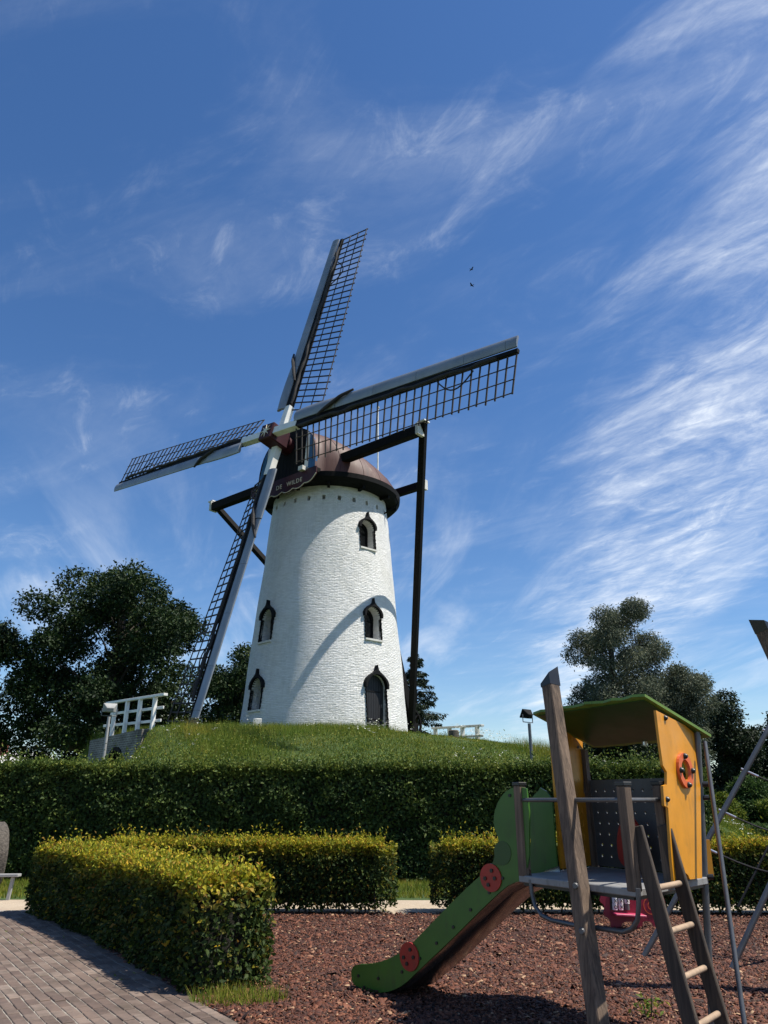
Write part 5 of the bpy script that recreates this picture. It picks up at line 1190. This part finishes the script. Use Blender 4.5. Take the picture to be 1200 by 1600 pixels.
# pig shaped noughts and crosses panel
pg = at(985, 1453, 0.0); PY = float(pg[1]); pig = thing('play_panel', 'crimson animal-shaped play panel with noughts and crosses cubes under the platform', 'play panel', (float(pg[0]), PY, 0.0))
def pq(x, y): p = aty(x, y, PY); return (p[0], p[2])
pgo = [(938, 1400), (942, 1390), (950, 1393), (957, 1386), (985, 1384), (1015, 1384), (1032, 1393), (1040, 1410), (1038, 1425), (1030, 1434), (1034, 1452), (1022, 1453), (1018, 1440), (1004, 1438), (1003, 1450), (992, 1451), (990, 1440), (972, 1440), (970, 1452), (955, 1453), (953, 1436), (942, 1430), (945, 1415), (936, 1408)]
plate([pq(x, y) for x, y in smooth_poly(pgo, 1)], ((0, PY, 0), (1, 0, 0), (0, 0, 1), (0, -1, 0)), .03, name='body', mat=M['pink'], parent=pig)
plate([pq(x, y) for x, y in ((952, 1391), (979, 1391), (980, 1422), (953, 1422))], ((0, PY - .02, 0), (1, 0, 0), (0, 0, 1), (0, -1, 0)), .012, name='game_frame', mat=M['plastic'], parent=pig)
for r_ in range(3):
    for c_ in range(3):
        sym = ('OX ', 'XXX', 'OX ')[r_][c_]; p = aty(958.5 + c_ * 9.3 + r_ * .4, 1396.5 + r_ * 9.8, PY); C = np.array([p[0], PY - .045, p[2]])
        b_ = MB(); b_.tube([C + UZ * -.036, C + UZ * .036], .035, 12); cube = b_.build('game_piece', M['whitepaint'] if sym != ' ' else M['greypanel'], pig, True)
        if sym == 'X':
            b_ = MB(); b_.bar(C + np.array([-.018, -.037, -.020]), C + np.array([.018, -.037, .020]), .007, .004, (0, 1, 0)); b_.bar(C + np.array([-.018, -.039, .020]), C + np.array([.018, -.039, -.020]), .007, .004, (0, 1, 0)); b_.build('cross_mark', M['plastic'], cube)
        if sym == 'O': plate(circle(C[0], C[2], .022, 16), ((0, PY - .082, 0), (1, 0, 0), (0, 0, 1), (0, -1, 0)), .004, holes=[circle(C[0], C[2], .014, 16)], name='nought_mark', mat=M['plastic'], parent=cube)
b_ = MB(); s0, s1 = aty(956, 1425, PY), aty(1003, 1430, PY); b_.box(((s0[0] + s1[0]) / 2, PY - .10, (s0[2] + s1[2]) / 2), ((s1[0] - s0[0]) / 2, 0, -.01), (0, .10, 0), (0, 0, .012)); b_.build('seat', M['brightpink'], pig, bevel=.004)
ec = aty(1017, 1415, PY)
for rr_ in (.105, .05): plate(circle(ec[0], ec[2], rr_, 26), ((0, PY - .018, 0), (1, 0, 0), (0, 0, 1), (0, -1, 0)), .006, holes=[circle(ec[0], ec[2], rr_ - .008, 26)], name='groove_ring', mat=M['orange'], parent=pig)

# climbing net frame at the right edge
net = thing('climbing_net', 'steel tube climbing frame with black rope net at the right edge', 'climbing frame', (3.4, 9.0, 0.0))
t1a, t1b = at(1003, 1500, 0), aty(1200, 1140, 9.1); t1e = t1a + (t1b - t1a) * 1.55
t2a = at(1140, 1521, 0); t2b = aty(1200, 1390, 8.45); t2e = t2a + (t2b - t2a) * 5.2
for a, b2 in ((t1a, t1e), (t2a, t2e)):
    b_ = MB(); b_.tube([a - unit(b2 - a) * .1, b2], .029, 12); b_.build('tube', M['steel'], net, True)
def lerp(a, b2, k): return a + (b2 - a) * k
ring_k = [.30, .40, .52, .64, .78]
for k in ring_k:
    q0 = lerp(t1a, t1e, k); q1 = lerp(t2a, t2e, k * .92 + .02)
    pts = [lerp(q0, q1, s) - UZ * .30 * math.sin(PI * s) * (1 - s * .3) + np.array([.35 * math.sin(PI * s), 0, 0]) for s in np.linspace(0, 1, 12)]
    b_ = MB(); b_.tube(pts, .011, 6); b_.build('net_rope', M['rope'], net, True)
    d = unit(pts[1] - pts[0]); b_ = MB(); b_.tube([q0 - d * .05, q0 + d * .14], .013, 8); b_.build('rope_clamp', M['steelband'], net, True)
for s in (.3, .6):
    pts = []
    for k in ring_k:
        q0 = lerp(t1a, t1e, k); q1 = lerp(t2a, t2e, k * .92 + .02); pts.append(lerp(q0, q1, s) - UZ * .30 * math.sin(PI * s) * (1 - s * .3) + np.array([.35 * math.sin(PI * s), 0, 0]))
    pts = [at(1100 + s * 60, 1480, .05) * .0 + pts[0] + (pts[0] - pts[1]) * 1.0] + pts
    b_ = MB(); b_.tube(pts, .011, 6); b_.build('net_rope', M['rope'], net, True)
m1, m0 = aty(1196, 985, 7.5), np.array([4.72, 7.3, -.1])
b_ = MB(); b_.bar(m0, m1, .15, .15, np.array([*eAC, 0])); mo = b_.build('mast', M['woodpost'], net, bevel=.008)
d_ = unit(m1 - m0); xx = unit(np.cross(d_, np.array([*eAC, 0]))); yy = np.cross(xx, d_); V = [m1 + xx * a * .077 + yy * c * .077 - d_ * .01 for a, c in ((-1, -1), (1, -1), (1, 1), (-1, 1))]
sl_ = [np.dot(v_ - m1, np.array([-1.0, .2, 0])) for v_ in V]; V = V + [V[i] + d_ * (.03 + .13 * (sl_[i] - min(sl_)) / (max(sl_) - min(sl_))) for i in range(4)]
b_ = MB(); b_.add(V, [(3, 2, 1, 0), (4, 5, 6, 7), (0, 1, 5, 4), (1, 2, 6, 5), (2, 3, 7, 6), (3, 0, 4, 7)]); b_.build('mast_cap', M['plastic'], mo)

# birds
def bird(px, py, Y, yaw, label):
    c = aty(px, py, Y); f_ = np.array([math.cos(yaw), math.sin(yaw), 0]); s_ = np.array([-f_[1], f_[0], 0])
    t = thing('bird', label, 'bird', tuple(float(v_) for v_ in c), 'birds flying right of the upper sail')
    b_ = MB(); b_.tube([c - f_ * .16, c - f_ * .08, c, c + f_ * .09, c + f_ * .14, c + f_ * .19], [.012, .035, .05, .038, .026, .004], 8); b_.build('body', M['black'], t, True)
    for sg in (-1, 1):
        w_ = MB(); V = [c + f_ * .07 + UZ * .02, c - f_ * .07 + UZ * .02, c + s_ * sg * .20 - f_ * .05 + UZ * .09, c + s_ * sg * .20 + f_ * .08 + UZ * .10, c + s_ * sg * .42 - f_ * .06 + UZ * .05]
        V = V + [p + UZ * .008 for p in V]; w_.add(V, [(0, 1, 2, 3), (3, 2, 4), (5, 8, 7, 6), (8, 9, 7), (0, 5, 6, 1), (1, 6, 7, 2), (2, 7, 9, 4), (4, 9, 8, 3), (3, 8, 5, 0)]); w_.build('wing', M['black'], t)
    b_ = MB(); V = [c - f_ * .12 + s_ * .02, c - f_ * .12 - s_ * .02, c - f_ * .25 - s_ * .05, c - f_ * .25 + s_ * .05]; b_.add(V + [p + UZ * .008 for p in V], [(0, 1, 2, 3), (7, 6, 5, 4), (0, 4, 5, 1), (1, 5, 6, 2), (2, 6, 7, 3), (3, 7, 4, 0)]); b_.build('tail', M['black'], t)
bird(737, 421, 62, .4, 'upper of two small dark birds in the sky right of the sails')
bird(737, 446, 58, 2.6, 'lower of two small dark birds in the sky right of the sails')

for o in bpy.data.objects:
    if 'wloc' in o: del o['wloc']
